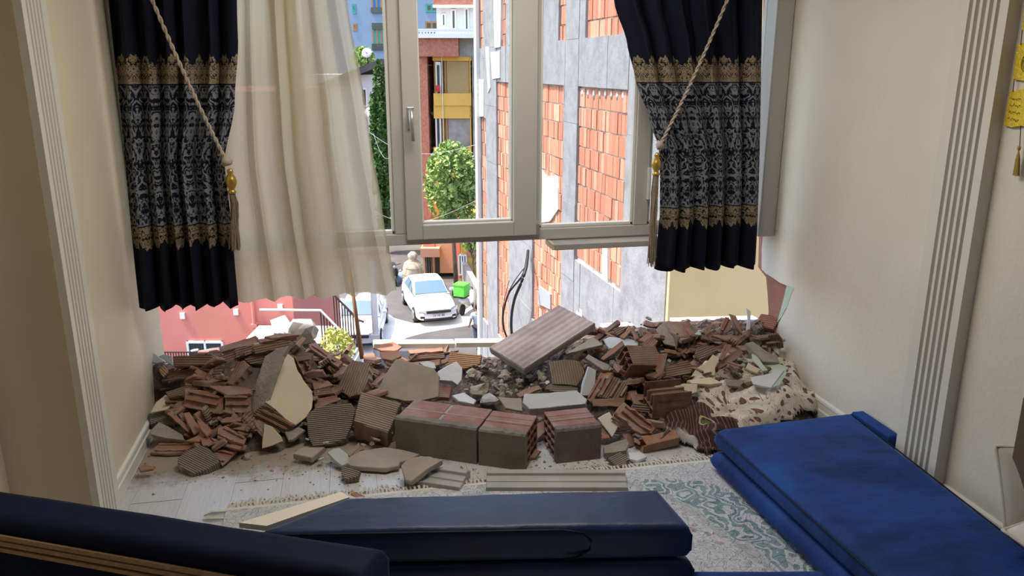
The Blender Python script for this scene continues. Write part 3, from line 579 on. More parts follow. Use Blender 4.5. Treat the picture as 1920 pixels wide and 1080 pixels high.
# end wall of the near corner facing the room, rendered yellow
MB().box(-.05, 0.0, ZS, 8, -.02, 7, M=MFl).build('rendered_wall', YLW, parent=nb_)
MB().box(UF, UF+.22, ZS, 8, -.10, .4, M=MFl).build('white_corner_strip', mat('white_corner', (.7, .69, .65), None, bump=.1), parent=nb_)
def R(xa, ya, xb, yb, zt=None, zb=None):
    """patch in facade coordinates: left edge at column xa, right edge at xb; top from (xa,ya), bottom from (xa,yb)"""
    u1 = Fp(xa, ya)[0]; u0 = Fp(xb, ya)[0]; return [u0, u1, Fp(xa, yb)[1], Fp(xa, ya)[1]]
zT = 3.2
P5 = R(1088, 168, 1183, 491); P5b = P5[:]
beam0 = Fp(1006, 156)[1]; beam1 = Fp(1006, 83)[1]
patches = [[P5[0], P5[1], P5[2], beam0]]
P4 = R(1004, 156, 1062, 470); patches.append([P4[0], P4[1], Fp(1004, 600)[1], beam0])
P7 = R(934, 148, 957, 620); patches.append([P7[0], P7[1], Fp(936, 625)[1], beam0-.02])
P8 = R(904, 219, 914, 590); patches.append([P8[0], min(P8[1], UF-.02), P8[2], P8[3]])
for xa, xb in ((1004, 1019), (1052, 1066), (1104, 1175), (943, 952), (899, 909)):
    a = R(xa, 10, xb, 70); patches.append([a[0], min(a[1], UF-.02), beam1+.02, zT])
a = R(1085, 568, 1130, 640); patches.append([a[0], a[1], a[3]-.75, a[3]-.1])
bms = [MB().box(0, .129, 0, .184, 0, .05).mesh('brick', m) for m in BR]
nbk = 0
def inview(u, z): 
    return 0 < u < UF
rnd = random.Random(4); rest = MB()
cells_all = []
for q in patches:
    z = q[3]; row = 0
    while z > q[2]+.05:
        h = min(.25, z-q[2]); off = (row % 2)*.045
        u = q[1]+off
        while u > q[0]+.02:
            ua = max(u-.10, q[0]); ub = min(u, q[1])
            if ub-ua > .03: cells_all.append((ua, z-h, ub-ua-.004, h-.02))
            u -= .10
        z -= .25; row += 1
cells_all.sort(key=lambda c: c[0])
for k, (u, z, w, h) in enumerate(cells_all):
    pr = rnd.uniform(-.010, .006)
    if k < 300:
        o = bpy.data.objects.new('brick', bms[rnd.choice((0, 0, 1, 1, 2))]); COL.objects.link(o); o.parent = nb_
        o.matrix_basis = MFl @ Matrix.Translation((u, z, pr)) @ Matrix.Diagonal((w/.129, h/.184, 1, 1))
    else: rest.box(u, u+w, z, z+h, pr, .06, rnd.choice((0, 0, 1, 1, 2)), M=MFl)
if rest.v: rest.build('distant_bricks', BR, parent=nb_)['kind'] = 'stuff'
# insulation panels over everything that is not bare brick
us = sorted({0, UF}|{q[0] for q in patches}|{q[1] for q in patches}); zs = sorted({ZS+.1, zT+2}|{q[2] for q in patches}|{q[3] for q in patches})
pm = MB(); npan = 0
for i in range(len(us)-1):
    run = None
    for j in range(len(zs)):
        cov = True
        if j < len(zs)-1:
            cu_, cz_ = (us[i]+us[i+1])/2, (zs[j]+zs[j+1])/2; cov = any(q[0] < cu_ < q[1] and q[2] < cz_ < q[3] for q in patches)
        if not cov and run is None: run = zs[j]
        if (cov or j == len(zs)-1) and run is not None:
            z1 = zs[j]; z0 = run; run = None
            if us[i+1]-us[i] < .015: continue
            nz = max(1, round((z1-z0)/1.1)); 
            for k in range(nz):
                a, b = z0+(z1-z0)*k/nz, z0+(z1-z0)*(k+1)/nz
                if b < -5.5 and nz > 1 and k < nz-3: pass
                d = -.035+rnd.uniform(-.006, .006)
                MB().box(us[i]+.002, us[i+1]-.002, a+.002, b-.002, d, .05, M=MFl).build('insulation_panel', INS, parent=nb_); npan += 1
# white patches and strips
def patch(pxs, m, d=-.02, nm='plaster_patch'):
    q = [Fp(*p) for p in pxs]; MB().prism(q[::-1], d, .03, M=MFl).build(nm, m, parent=nb_)
patch([(1134, 455), (1143, 457), (1143, 534), (1133, 522)], WPT, -.03, 'white_board')
patch([(1011, 312), (1026, 330), (1046, 330), (1049, 352), (1050, 392), (1034, 415), (1012, 418)], WPT, -.03)
patch([(900, 148), (911, 150), (911, 218), (901, 219)], WPT, -.05, 'white_board')
patch([(930, -10), (944, -10), (943, 88), (932, 90)], WPT, -.05, 'white_board')
patch([(924, 98), (942, 96), (942, 146), (928, 148)], WPT, -.05); patch([(915, 88), (922, 88), (924, 165), (920, 174)], WPT, -.055)
patch([(1013, 536), (1035, 552), (1035, 580), (1013, 570)], mat('pale_insulation', (.33, .34, .37), None, bump=.2), -.03, 'pale_panel')
patch([(1083, 571), (1095, 582), (1095, 600), (1083, 595)], WPT, -.03, 'white_board')
for k, x in enumerate(range(1092, 1180, 11)):
    u, z = Fp(x, 171+(x-1088)*.07); b = blob(.05, k, .3, 1, (.7, 1.2, .3)); b.v = [MFl @ Vector((v.x+u, v.y+z-.02, v.z)) for v in b.v]; b.build('mortar_dab', WPT, parent=nb_, smooth=True)
# hanging cables
CAB = mat('black_cable', (.015, .015, .017), None, bump=0, rough=.5)
def fcab(pxs, r, lb):
    ps = []
    for i, (x, y) in enumerate(pxs):
        t = i/(len(pxs)-1); ps.append(hit(x, y, fnw, fow.dot(fnw)+.08+.3*math.sin(math.pi*t)))
    # smooth through a Catmull-Rom pass
    out = []
    for i in range(len(ps)-1):
        p0, p1, p2, p3 = ps[max(i-1, 0)], ps[i], ps[i+1], ps[min(i+2, len(ps)-1)]
        for k in range(6):
            t = k/6; out.append(.5*((2*p1)+(p2-p0)*t+(2*p0-5*p1+4*p2-p3)*t*t+(3*p1-p0-3*p2+p3)*t**3))
    out.append(ps[-1]); o = MB().tube(out, r, 8).build('hanging_cable', CAB, loc=ps[0], smooth=True); top(o, lb, 'cable')
fcab([(990, 470), (987, 500), (978, 528), (965, 560), (959, 595), (960, 628), (968, 660)], .024, 'thicker black cable looping down the brick building')
fcab([(989, 475), (980, 515), (955, 548), (945, 580), (943, 608), (950, 632), (960, 660)], .016, 'thinner black cable looping left of the thick cable')
fcab([(985, 500), (968, 522), (952, 552), (944, 588), (946, 620)], .008, 'thin wire between the two looping black cables')
fcab([(955, 526), (948, 552), (942, 585), (942, 610)], .007, 'short thin wire end on the far side of the looping cables')

# ------------------------------------------------------------------ heap surface of the rubble
CP = [(285, 830, 0), (330, 856, 0), (390, 880, 0), (470, 862, 0), (560, 845, 0), (640, 845, 0), (720, 855, 0), (860, 880, 0), (990, 885, 0), (1060, 872, 0), (1150, 872, 0), (1220, 850, 0), (1310, 835, 0), (1340, 850, 0),
      (285, 664, .33), (360, 668, .32), (430, 655, .36), (520, 640, .38), (570, 645, .36), (620, 665, .27), (650, 690, .18), (700, 672, .15), (760, 668, .14), (850, 664, .14), (930, 662, .15), (1000, 660, .18), (1080, 650, .24), (1150, 628, .26), (1200, 618, .29), (1260, 612, .31), (1320, 608, .33), (1380, 598, .35), (1440, 598, .36),
      (300, 745, .13), (350, 735, .20), (430, 735, .21), (520, 730, .23), (600, 725, .17), (660, 730, .13), (740, 720, .12), (820, 730, .08), (900, 720, .09), (960, 700, .12), (1040, 710, .15), (1100, 700, .18), (1160, 690, .20), (1230, 690, .21), (1300, 680, .22), (1380, 680, .24), (1440, 665, .28), (1470, 690, .20),
      (290, 790, .05), (350, 800, .07), (430, 800, .10), (520, 790, .10), (610, 800, .06), (700, 790, .08), (850, 780, .05), (950, 770, .05), (1040, 760, .06), (1120, 770, .08), (1200, 760, .10), (1280, 745, .12), (1360, 730, .13), (1440, 725, .12), (1520, 745, .06), (1180, 810, .03), (1270, 800, .05), (1380, 800, .03), (1560, 775, .01)]
CW = np.array([tuple(Zp(*c)) for c in CP]+[(x, 2.86+.02*math.sin(x*9), 0) for x in np.arange(-1, 2.3, .12)])
def Hh(x, y):
    d2 = (CW[:, 0]-x)**2+(CW[:, 1]-y)**2+.0012; w = d2**-1.7; return float((w*CW[:, 2]).sum()/w.sum())
def onheap(px, py, dz=0.0):
    z = .15
    for _ in range(14):
        p = Zp(px, py, z); z = .5*z+.5*(Hh(p.x, p.y)+dz)
    return Zp(px, py, z)
nx, ny = 190, 84; bv = []; bf = []
for j in range(ny+1):
    y = 2.98+(4.13-2.98)*j/ny
    for i in range(nx+1):
        x = XL+.002+(XR-XL-.004)*i/nx; h = Hh(x, y)
        nz_ = noise.noise(Vector((x*16, y*16, 0)))*.030+noise.noise(Vector((x*45, y*45, 3)))*.016
        z = h-.045+nz_*min(1, h*9+.1)
        if y > 4.10: z -= (y-4.10)*3
        if h < .02: z = -.03
        bv.append((x, y, max(z, -.03) if y < 4.1 else z))
for j in range(ny):
    for i in range(nx): a = j*(nx+1)+i; bf.append((a, a+1, a+nx+2, a+nx+1))
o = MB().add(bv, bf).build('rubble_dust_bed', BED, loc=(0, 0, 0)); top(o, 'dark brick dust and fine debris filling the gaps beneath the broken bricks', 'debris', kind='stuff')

def jag(p2, seed, step=.028, amp=.10):
    rnd = random.Random(seed); out = []
    for i in range(len(p2)):
        a = Vector(p2[i]); b = Vector(p2[(i+1) % len(p2)]); L = (b-a).length; n = min(6, max(1, int(L/step))); t = (b-a).normalized() if L > 0 else Vector((1, 0)); nn = Vector((-t.y, t.x))
        out.append(a)
        for k in range(1, n): out.append(a+(b-a)*(k/n+rnd.uniform(-.1, .1)/n)+nn*rnd.uniform(-1, 1)*amp*min(step, L*.2))
    return [(v.x, v.y) for v in out]
def plate_mesh(p2, th, seed=0, amp=.10, inset=.004, bot=True):
    """flat broken piece: local z=0 is its face, jagged rim, crumbled lower edge"""
    rnd = random.Random(seed); q = jag(p2, seed, amp=amp); n = len(q); c = Vector((sum(a for a, b in q)/n, sum(b for a, b in q)/n)); m = MB()
    def off(p, d): v = Vector(p); r = (v-c); L = r.length or 1; return v+r/L*d
    r0 = [Vector((*off(p, -min(.003, th*.2)), 0)) for p in q]; r1 = [Vector((*p, -min(.004, th*.25))) for p in q]
    r2 = [Vector((*off(p, rnd.uniform(-inset, inset)), -th*rnd.uniform(.75, .9))) for p in q]; r3 = [Vector((*off(p, -inset*1.6), -th)) for p in q]
    return m.loft([r3, r2, r1, r0])
def frame_at(c, n, px, py, rd):
    n = c2w(Vector(n)).normalized(); d = hit(px+rd[0], py+rd[1], n, c.dot(n))-c; X = (d-n*d.dot(n)).normalized(); Y_ = n.cross(X)
    return Matrix(((X.x, Y_.x, n.x, c.x), (X.y, Y_.y, n.y, c.y), (X.z, Y_.z, n.z, c.z), (0, 0, 0, 1))), n
PID = [0]; BIG = [[(738, 742), (1003, 742), (1003, 878), (738, 878)], [(1030, 757), (1128, 757), (1128, 868), (1030, 868)], [(467, 665), (530, 655), (500, 790), (467, 780)]]
def piece(name, label, cat, poly, n=(0, -.5, .87), dz=.02, th=.02, rd=(10, 0), m=TER, coat=None, webs=0, wh=.035, amp=.10, group=None, wside=1):
    PID[0] += 1; sd_ = PID[0]; BIG.append(poly)
    px = sum(p[0] for p in poly)/len(poly); py = sum(p[1] for p in poly)/len(poly); c = onheap(px, py, dz)
    M, nn = frame_at(c, n, px, py, rd); Mi = M.inverted(); q = []
    for p in poly:
        v = Mi @ hit(p[0], p[1], nn, c.dot(nn)); q.append((v.x, v.y))
    area = sum(q[i][0]*q[(i+1) % len(q)][1]-q[(i+1) % len(q)][0]*q[i][1] for i in range(len(q)))
    if area < 0: q = q[::-1]
    o = plate_mesh(q, th, sd_, amp).build(name, m, M=M); top(o, label, cat, group)
    if coat:
        cq = [(a*.985, b*.985) for a, b in q]; k = plate_mesh(cq, .004, sd_+500, amp*.6); k.v = [v+Vector((0, 0, .0035)) for v in k.v]; k.build('painted_coat', coat, parent=o)
    if webs:
        ys = [b for a, b in q]; y0, y1 = min(ys), max(ys)
        for w in range(webs):
            y = y0+(y1-y0)*(w+.5)/webs if webs > 1 else (y0+y1)/2
            xs = []
            for i in range(len(q)):
                a, b = q[i], q[(i+1) % len(q)]
                if (a[1]-y)*(b[1]-y) < 0: xs.append(a[0]+(b[0]-a[0])*(y-a[1])/(b[1]-a[1]))
            if len(xs) < 2: continue
            x0, x1 = min(xs), max(xs); rnd = random.Random(sd_*7+w); x0 += (x1-x0)*rnd.uniform(.02, .15); x1 -= (x1-x0)*rnd.uniform(.02, .2); k = 6; t = .0045
            topz = [wh*rnd.uniform(.35, 1.0) for _ in range(k+1)]
            fr = [Vector((x0+(x1-x0)*i/k, y-t, topz[i])) for i in range(k+1)]+[Vector((x0+(x1-x0)*i/k, y-t, -.002)) for i in range(k, -1, -1)]
            bk = [v+Vector((0, 2*t, 0)) for v in fr]
            MB().loft([fr, bk]).build('web', TERP, parent=o)
    return o
def hollow(name, label, M, L, Wd, Ht, nx_, nz_, m=TER, skip=(), t=.008, coat=None, cat='brick', group=None):
    """hollow clay brick: length along local X, cells nx_ across Y and nz_ across Z; skip: walls broken away ('top','front')"""
    b = MB(); rnd = random.Random(int(L*9999)+nx_*7+nz_)
    for k in range(nz_+1):
        z = Ht*k/nz_-t/2
        if k == nz_ and 'top' in skip: continue
        cut = rnd.uniform(0, .03)*L/.2
        b.box(-L/2+(cut if k else 0), L/2-cut*.6, -Wd/2, Wd/2, z, z+t)
    for k in range(nx_+1):
        y = -Wd/2+Wd*k/nx_-t/2; y = min(max(y, -Wd/2), Wd/2-t)
        if k == 0 and 'front' in skip: continue
        h = Ht
        if 'top' in skip and 0 < k < nx_: h = Ht*rnd.uniform(.72, .98)
        b.box(-L/2+.002, L/2-rnd.uniform(0, .012), y, y+t, 0, h)
    o = b.build(name, m, M=M, bevel=.0025, seg=1); top(o, label, cat, group)
    if coat:
        MB().box(-L/2, L/2, -Wd/2-coat[1], -Wd/2-.001, -.002, Ht+.004).build('plaster_coat', coat[0], parent=o, bevel=.006)
    return o
def axes(c, xd, ud):
    X = c2w(Vector(xd)).normalized(); U = c2w(Vector(ud)); U = (U-X*U.dot(X)).normalized(); Y_ = U.cross(X)
    return Matrix(((X.x, Y_.x, U.x, c.x), (X.y, Y_.y, U.y, c.y), (X.z, Y_.z, U.z, c.z), (0, 0, 0, 1)))

# ---- big pieces in front: wall chunks still joined by mortar
def wall_chunk(name, label, A, B, z, depth, h, nb, coat, topm=TERR, yaw=0, end=None, dep=(0, 1, 0)):
    """A, B: picture points of the front top edge at height z; bricks in a row joined by mortar, plaster coat on the front"""
    a, b = Zp(*A, z), Zp(*B, z); X = (b-a); L = X.length; X.normalize(); U = Vector((0, 0, 1)); Y_ = U.cross(X)
    o_ = (a+b)/2; M = Matrix(((X.x, Y_.x, 0, o_.x), (X.y, Y_.y, 0, o_.y), (0, 0, 1, o_.z), (0, 0, 0, 1)))
    e = top(empty(name, M=M), label, 'masonry chunk'); g = .012; w = (L-g*(nb-1))/nb; ct = .032
    for k in range(nb):
        x0 = -L/2+k*(w+g); m = MB()
        if end and ((end > 0 and k == nb-1) or (end < 0 and k == 0)):      # brick with its open cells showing at the end
            t = .009
            for i in range(5): zz = -h+(h-t)*i/4; m.box(x0, x0+w, ct, depth, zz, zz+t)
            for i in range(4): yy = ct+(depth-ct-t)*i/3; m.box(x0, x0+w, yy, yy+t, -h, 0)
            m.box(x0+w*.3, x0+w*.7, ct+.003, depth-.003, -h+.003, -.003)
        else: m.box(x0, x0+w, ct, depth, -h, 0)
        m.build('brick', topm, parent=e, bevel=.003, seg=1)
        if k < nb-1: MB().box(x0+w, x0+w+g, ct, depth-.004, -h+.003, -.003).build('mortar_joint', MOR, parent=e)
    MB().box(-L/2, L/2, depth*.5, depth*.5+.006, -.003, .0012).build('mortar_joint', MOR, parent=e)
    # rough front coat with uneven top arris
    rnd = random.Random(int(A[0])); n = 14; rings = []
    for i in range(n+1):
        x = -L/2+L*i/n; zt = .003+rnd.uniform(-.004, .003); y1 = ct+rnd.uniform(-.002, .014)
        rings.append([Vector((x, 0, -h)), Vector((x, rnd.uniform(-.002, .001), -.006)), Vector((x, .006, zt)), Vector((x, y1, zt+.001)), Vector((x, ct, -.01)), Vector((x, ct, -h))])
    MB().loft(rings).build('plaster_coat', coat, parent=e)
    return e
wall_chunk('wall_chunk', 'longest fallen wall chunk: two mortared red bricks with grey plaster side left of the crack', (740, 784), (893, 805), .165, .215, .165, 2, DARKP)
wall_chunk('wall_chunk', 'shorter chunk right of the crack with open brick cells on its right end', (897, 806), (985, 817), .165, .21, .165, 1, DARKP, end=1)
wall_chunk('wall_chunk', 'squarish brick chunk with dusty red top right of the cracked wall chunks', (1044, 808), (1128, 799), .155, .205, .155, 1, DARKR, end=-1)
piece('plaster_chunk', 'ribbed mortar faced brick block leaning left of the longest wall chunk', 'masonry chunk', [(677, 734), (753, 755), (727, 811), (663, 790)], (.10, -.42, .9), .07, .13, (10, 3), MORT)
# cream painted wall chunk
o = piece('painted_wall_chunk', 'big upright wall chunk with clean cream painted face and grey broken side', 'masonry chunk', [(527, 672), (538, 661), (551, 673), (557, 693), (569, 713), (584, 733), (587, 748), (585, 766), (574, 783), (553, 799), (534, 786), (516, 769), (497, 755), (512, 712)], (.48, -.62, .62), .15, .15, (10, 4), MOR, coat=CREAM, amp=.14)
sd2 = piece('broken_side', '', '', [(543, 647), (530, 668), (514, 712), (499, 755), (473, 782), (464, 765), (478, 723), (497, 667), (518, 654)], (-.62, -.62, .48), .085, .018, (-5, 10), MOR)
ud = piece('hollow_underside', '', '', [(470, 778), (498, 753), (516, 768), (534, 785), (554, 799), (536, 813), (500, 803)], (-.1, -.97, .2), .02, .02, (10, 5), TER3, webs=4, wh=.012)
for k_ in (sd2, ud):
    k_.parent = o; k_.matrix_parent_inverse = o.matrix_basis.inverted()
piece('painted_wall_chunk_edge', 'rough dark red hollow edge jutting behind the big cream painted chunk', 'brick fragment', [(540, 660), (563, 673), (583, 685), (583, 707), (587, 727), (572, 715), (557, 693)], (.3, -.8, .5), .05, .03, (5, 10), TERP, webs=2)
# ---- fallen pieces one by one: name, label, outline, normal, height over heap, thickness, rib direction, material, extras
BFR, PFR, BR_ = 'brick fragment', 'plaster fragment', 'brick'
UPN = (0, -.25, .97); TW = (0, -.6, .8); TWF = (0, -.85, .52)
DATA = [
 ('brick_fragment', 'crumbled top course brick nearest the left wall, lying level at the back of the heap', BFR, [(323, 668), (396, 663), (400, 684), (325, 687)], TWF, .03, .08, (10, 0), TER, {}),
 ('brick_fragment', 'long sloping brick right of the level top course brick, back left', BFR, [(402, 669), (479, 647), (479, 661), (404, 683)], TWF, .03, .08, (10, -3), TER, {}),
 ('brick_fragment', 'ribbed brick below the level top course brick, back left', BFR, [(312, 707), (320, 697), (378, 685), (383, 701), (315, 719)], TWF, .03, .07, (10, -3), TER, {}),
 ('brick_fragment', 'ribbed brick below the long sloping brick, back left', BFR, [(387, 692), (448, 672), (450, 686), (392, 704)], TWF, .03, .06, (10, -3), TER, {}),
 ('brick_fragment', 'steeply leaning ribbed brick against the dark ribbed mortar block', BFR, [(424, 719), (445, 679), (457, 675), (468, 686), (436, 722)], (-.2, -.7, .7), .03, .05, (5, -10), TER, {}),
 ('mortar_block', 'dark ribbed mortar block left of the big cream painted chunk', PFR, [(433, 716), (448, 700), (466, 687), (492, 690), (486, 722), (469, 738), (438, 728)], (.1, -.5, .86), .05, .05, (10, -3), mat('mortar_mauve', (.19, .145, .13), (.26, .21, .19), ribs=34, ribcol=(.13, .10, .09), bump=.7), {}),
 ('brick_fragment', 'lowest long ribbed brick in the dark recess at back left', BFR, [(310, 735), (380, 713), (387, 723), (349, 737), (316, 746)], TW, .02, .04, (10, -3), TER3, {}),
 ('brick_shell', 'half hollow brick shell with level ridges on the left, below the dark recess', BFR, [(346, 728), (375, 731), (420, 744), (416, 768), (410, 782), (344, 762)], (0, -.8, .6), .05, .015, (10, 2), TERP, dict(webs=3, wh=.022)),
 ('brick_shell', 'ridged hollow brick shell between the left half shell and the cream painted chunk', BFR, [(421, 740), (470, 738), (470, 780), (421, 777)], (0, -.8, .6), .045, .015, (10, 0), TERP, dict(webs=3, wh=.022)),
 ('brick_fragment', 'flat terracotta piece behind the ridged shells', BFR, [(392, 724), (435, 722), (470, 729), (470, 738), (425, 741)], TW, .04, .02, (10, 0), TERP, {}),
 ('plaster_chip', 'cream painted plaster chip nearest the left wall', PFR, [(282, 774), (292, 754), (310, 740), (321, 744), (327, 753), (320, 764), (312, 768)], (.1, -.6, .8), .07, .012, (10, 0), CREAM, {}),
 ('plaster_chip', 'whitish plaster sliver at the top left end of the heap', PFR, [(276, 676), (279, 665), (288, 661), (309, 678), (292, 681)], (.1, -.6, .8), .03, .012, (10, 0), PALE, {}),
 ('plaster_chip', 'triangular grey white plaster chip beside the top left sliver', PFR, [(297, 668), (306, 664), (322, 667), (325, 686)], (.1, -.7, .7), .035, .012, (10, 0), PALE, {}),
 ('brick_fragment', 'small light terracotta lozenge below the top left plaster chips', BFR, [(297, 694), (306, 684), (316, 697), (306, 708)], (.1, -.8, .6), .05, .02, (5, 5), TERY, {}),
 ('brick_fragment', 'dark thin brick wall rising at the back toward the stacked flat shards', BFR, [(412, 650), (479, 629), (481, 645), (415, 660)], (0, -.75, .66), .04, .05, (10, -3), TERP, {}),
 ('brick_fragment', 'second sloping top course brick left of the cream chunk top', BFR, [(440, 654), (472, 647), (478, 662), (442, 672)], TWF, .035, .07, (10, -3), TER, {}),
 ('brick_fragment', 'highest sloping brick under the stacked flat shards', BFR, [(472, 648), (543, 638), (545, 650), (478, 663)], TWF, .04, .07, (10, -2), TER, {}),
 ('brick_fragment', 'ribbed tan brick below the highest sloping brick', BFR, [(457, 673), (470, 667), (498, 663), (491, 682), (470, 684)], TWF, .04, .06, (10, -2), TER3, {}),
 ('brick_shard', 'lowest of the flat shards stacked on the highest brick', BFR, [(474, 644), (545, 632), (556, 634), (478, 650)], (0, -.3, .95), .05, .014, (10, -2), TERP, {}),
 ('brick_shard', 'middle flat shard of the stack on the highest brick', BFR, [(482, 636), (540, 628), (556, 630), (487, 643)], (0, -.3, .95), .07, .014, (10, -1), TER, {}),
 ('brick_shard', 'topmost flat shard of the stack on the highest brick', BFR, [(496, 631), (524, 624), (560, 628), (508, 634)], (0, -.3, .95), .085, .012, (10, 0), TERP, {}),
 ('brick_plate', 'long grooved plate sloping down right behind the cream chunk', BFR, [(578, 645), (590, 642), (643, 679), (634, 688), (583, 655)], (.1, -.45, .88), .05, .02, (10, 7), TERR, dict(webs=1, wh=.012)),
 ('brick_plate', 'second grooved plate tucked under the long sloping one', BFR, [(585, 662), (596, 660), (636, 690), (626, 696)], (.1, -.5, .85), .03, .02, (10, 7), TER3, {}),
 ('brick_fragment', 'upper flat brick of the stack right of the cream chunk', BFR, [(585, 716), (615, 713), (625, 722), (588, 731)], TW, .05, .02, (10, -1), TERP, {}),
 ('brick_fragment', 'middle flat brick of the stack right of the cream chunk', BFR, [(587, 729), (618, 724), (628, 737), (588, 743)], TW, .045, .02, (10, -1), TER, {}),
 ('brick_fragment', 'bottom flat brick of the stack right of the cream chunk', BFR, [(587, 747), (632, 741), (632, 752), (590, 768)], TW, .045, .02, (10, -1), TERR, {}),
 ('mortar_block', 'tall ribbed tan mortar block standing left of the wooden stick foot', PFR, [(630, 730), (640, 705), (660, 674), (693, 681), (690, 716), (674, 743), (650, 741)], (-.1, -.72, .68), .06, .08, (4, -10), MORT, {}),
 ('mortar_slab', 'ribbed grey mortar slab alone on the floor at front left', PFR, [(333, 870), (333, 859), (349, 845), (377, 834), (389, 838), (406, 853), (411, 866), (388, 880), (361, 888), (344, 878)], (.05, -.35, .93), .045, .045, (10, 5), MORR, {}),
 ('brick_plate', 'flat grooved terracotta plate lying at the far left on the pale floor', BFR, [(281, 849), (288, 839), (303, 828), (375, 830), (343, 848), (310, 851)], (0, -.25, .97), .02, .014, (10, 0), TER2, dict(webs=2, wh=.010)),
 ('brick_shard', 'leftmost shard of the terracotta fan, long and thin', BFR, [(313, 775), (322, 768), (359, 804), (353, 810)], (.1, -.5, .86), .06, .012, (10, 9), TER2, {}),
 ('brick_shard', 'second short shard of the terracotta fan', BFR, [(329, 771), (341, 768), (350, 790), (342, 790)], (.1, -.5, .86), .065, .012, (5, 9), TERR, {}),
 ('brick_shard', 'widest upright shard of the terracotta fan', BFR, [(343, 774), (355, 772), (380, 808), (363, 814)], (.1, -.5, .86), .075, .012, (7, 10), TER2, {}),
 ('brick_shard', 'right shard of the terracotta fan with torn edge', BFR, [(368, 787), (387, 795), (398, 808), (388, 818), (377, 806)], (.1, -.5, .86), .065, .012, (7, 10), TER2, {}),
 ('brick_shard', 'dark orange shard at the foot of the terracotta fan', BFR, [(346, 827), (366, 818), (377, 811), (386, 815), (376, 828)], (0, -.4, .9), .05, .014, (10, -6), TER2, {}),
 ('mortar_slab', 'ribbed grey mortar slab under the terracotta fan by the left wall', PFR, [(277, 776), (297, 765), (327, 768), (335, 795), (312, 797), (297, 790), (282, 796)], (.1, -.5, .86), .045, .03, (10, 3), MORR, {}),
 ('mortar_slab', 'plain grey mortar slab sagging to the floor by the left baseboard', PFR, [(280, 808), (297, 791), (312, 797), (343, 815), (347, 826), (312, 822), (282, 814)], (.05, -.5, .86), .035, .03, (10, 4), MOR, {}),
 ('brick_plate', 'upper grooved plate of the pile behind the lone mortar slab', BFR, [(408, 802), (423, 797), (462, 822), (457, 833), (407, 820)], (.1, -.45, .9), .055, .014, (10, 5), TERP, dict(webs=2, wh=.012)),
 ('brick_plate', 'long middle shard of the pile behind the lone mortar slab', BFR, [(393, 820), (457, 833), (449, 843), (410, 834)], (.1, -.4, .9), .045, .012, (10, 2), TER2, {}),
 ('brick_plate', 'lowest grooved plate tucked under the lone mortar slab', BFR, [(387, 837), (443, 845), (427, 864), (416, 873), (404, 853)], (.05, -.3, .95), .025, .014, (10, 2), TERR, dict(webs=2, wh=.012)),
 ('brick_plate', 'short orange brown plate left of the long middle shard', BFR, [(375, 822), (392, 819), (402, 833), (380, 836)], (.05, -.4, .9), .05, .014, (10, 2), TER2, {}),
 ('brick_strip', 'top flat strip below the ridged shells', BFR, [(412, 789), (423, 782), (468, 780), (474, 789), (415, 793)], TW, .035, .014, (10, -1), TERP, {}),
 ('brick_strip', 'bent middle strip below the ridged shells', BFR, [(423, 796), (466, 794), (456, 807), (436, 805)], TW, .035, .014, (10, -1), TERP, {}),
 ('brick_strip', 'short lower strip below the ridged shells', BFR, [(443, 810), (472, 808), (470, 819), (450, 820)], TW, .03, .014, (10, -1), TERP, {}),
 ('plaster_chip', 'beige painted plaster triangle standing under the cream painted chunk', PFR, [(495, 795), (510, 800), (527, 818), (530, 827), (510, 836), (491, 841)], (.1, -.8, .6), .03, .012, (10, 0), mat('beige_paint', (.50, .43, .32), (.55, .47, .36), bump=.08), {}),  # plain beige paint, a little darker than the cream
 ('mortar_slab', 'dark mortar flakes right of the beige plaster triangle', PFR, [(533, 808), (560, 800), (572, 806), (550, 824), (540, 826)], TW, .03, .02, (10, -3), MOR, {}),
 ('mortar_slab', 'large ribbed grey slab leaning between the cream chunk and the tan ribbed block', PFR, [(573, 778), (595, 763), (620, 757), (658, 756), (666, 767), (660, 795), (648, 822), (620, 833), (587, 838), (578, 820)], (-.05, -.72, .7), .04, .045, (10, -1), MORR, {}),
 ('plaster_slab', 'rounded flat plaster slab on the floor before the longest wall chunk', PFR, [(648, 865), (658, 852), (673, 846), (700, 841), (723, 838), (755, 843), (786, 851), (765, 862), (750, 866), (748, 873), (723, 878), (690, 876), (657, 873)], (0, -.08, 1), .03, .022, (10, 0), PLA, {}),
 ('mortar_slab', 'small wedge of grey mortar on the floor left of the rounded slab', PFR, [(550, 851), (560, 842), (570, 838), (609, 838), (596, 849), (584, 858)], (0, -.15, 1), .025, .03, (10, 0), PLA, {}),
 ('mortar_slab', 'upright pale wedge beside the left end of the rounded slab', PFR, [(613, 848), (624, 841), (636, 839), (652, 852), (653, 868), (641, 874), (626, 862)], (-.1, -.5, .86), .035, .025, (10, 5), PALE, {}),
 ('mortar_slab', 'triangular mortar wedge pointing at the viewer below the rounded slab', PFR, [(640, 872), (656, 875), (676, 882), (671, 893), (648, 899), (640, 890)], (0, -.35, .93), .03, .03, (10, 3), MORR, {}),
 ('plaster_sliver', 'thin grey sliver standing at the back edge of the rounded slab', PFR, [(652, 853), (673, 829), (675, 839), (656, 856)], (.3, -.7, .6), .04, .01, (10, -10), PLA, {}),
 ('mortar_slab', 'grey mortar slab resting on the short piece of window profile', PFR, [(751, 873), (762, 862), (773, 857), (806, 855), (829, 863), (800, 880), (771, 903), (760, 900)], (-.05, -.3, .95), .075, .028, (10, -7), PLA, {}),
 ('plaster_slab', 'large smooth greenish grey slab leaning behind the longest wall chunk', PFR, [(704, 738), (720, 705), (742, 673), (775, 680), (813, 690), (823, 705), (822, 744), (790, 752), (757, 752), (725, 744)], (-.05, -.75, .66), .06, .03, (10, 0), PLA, {}),
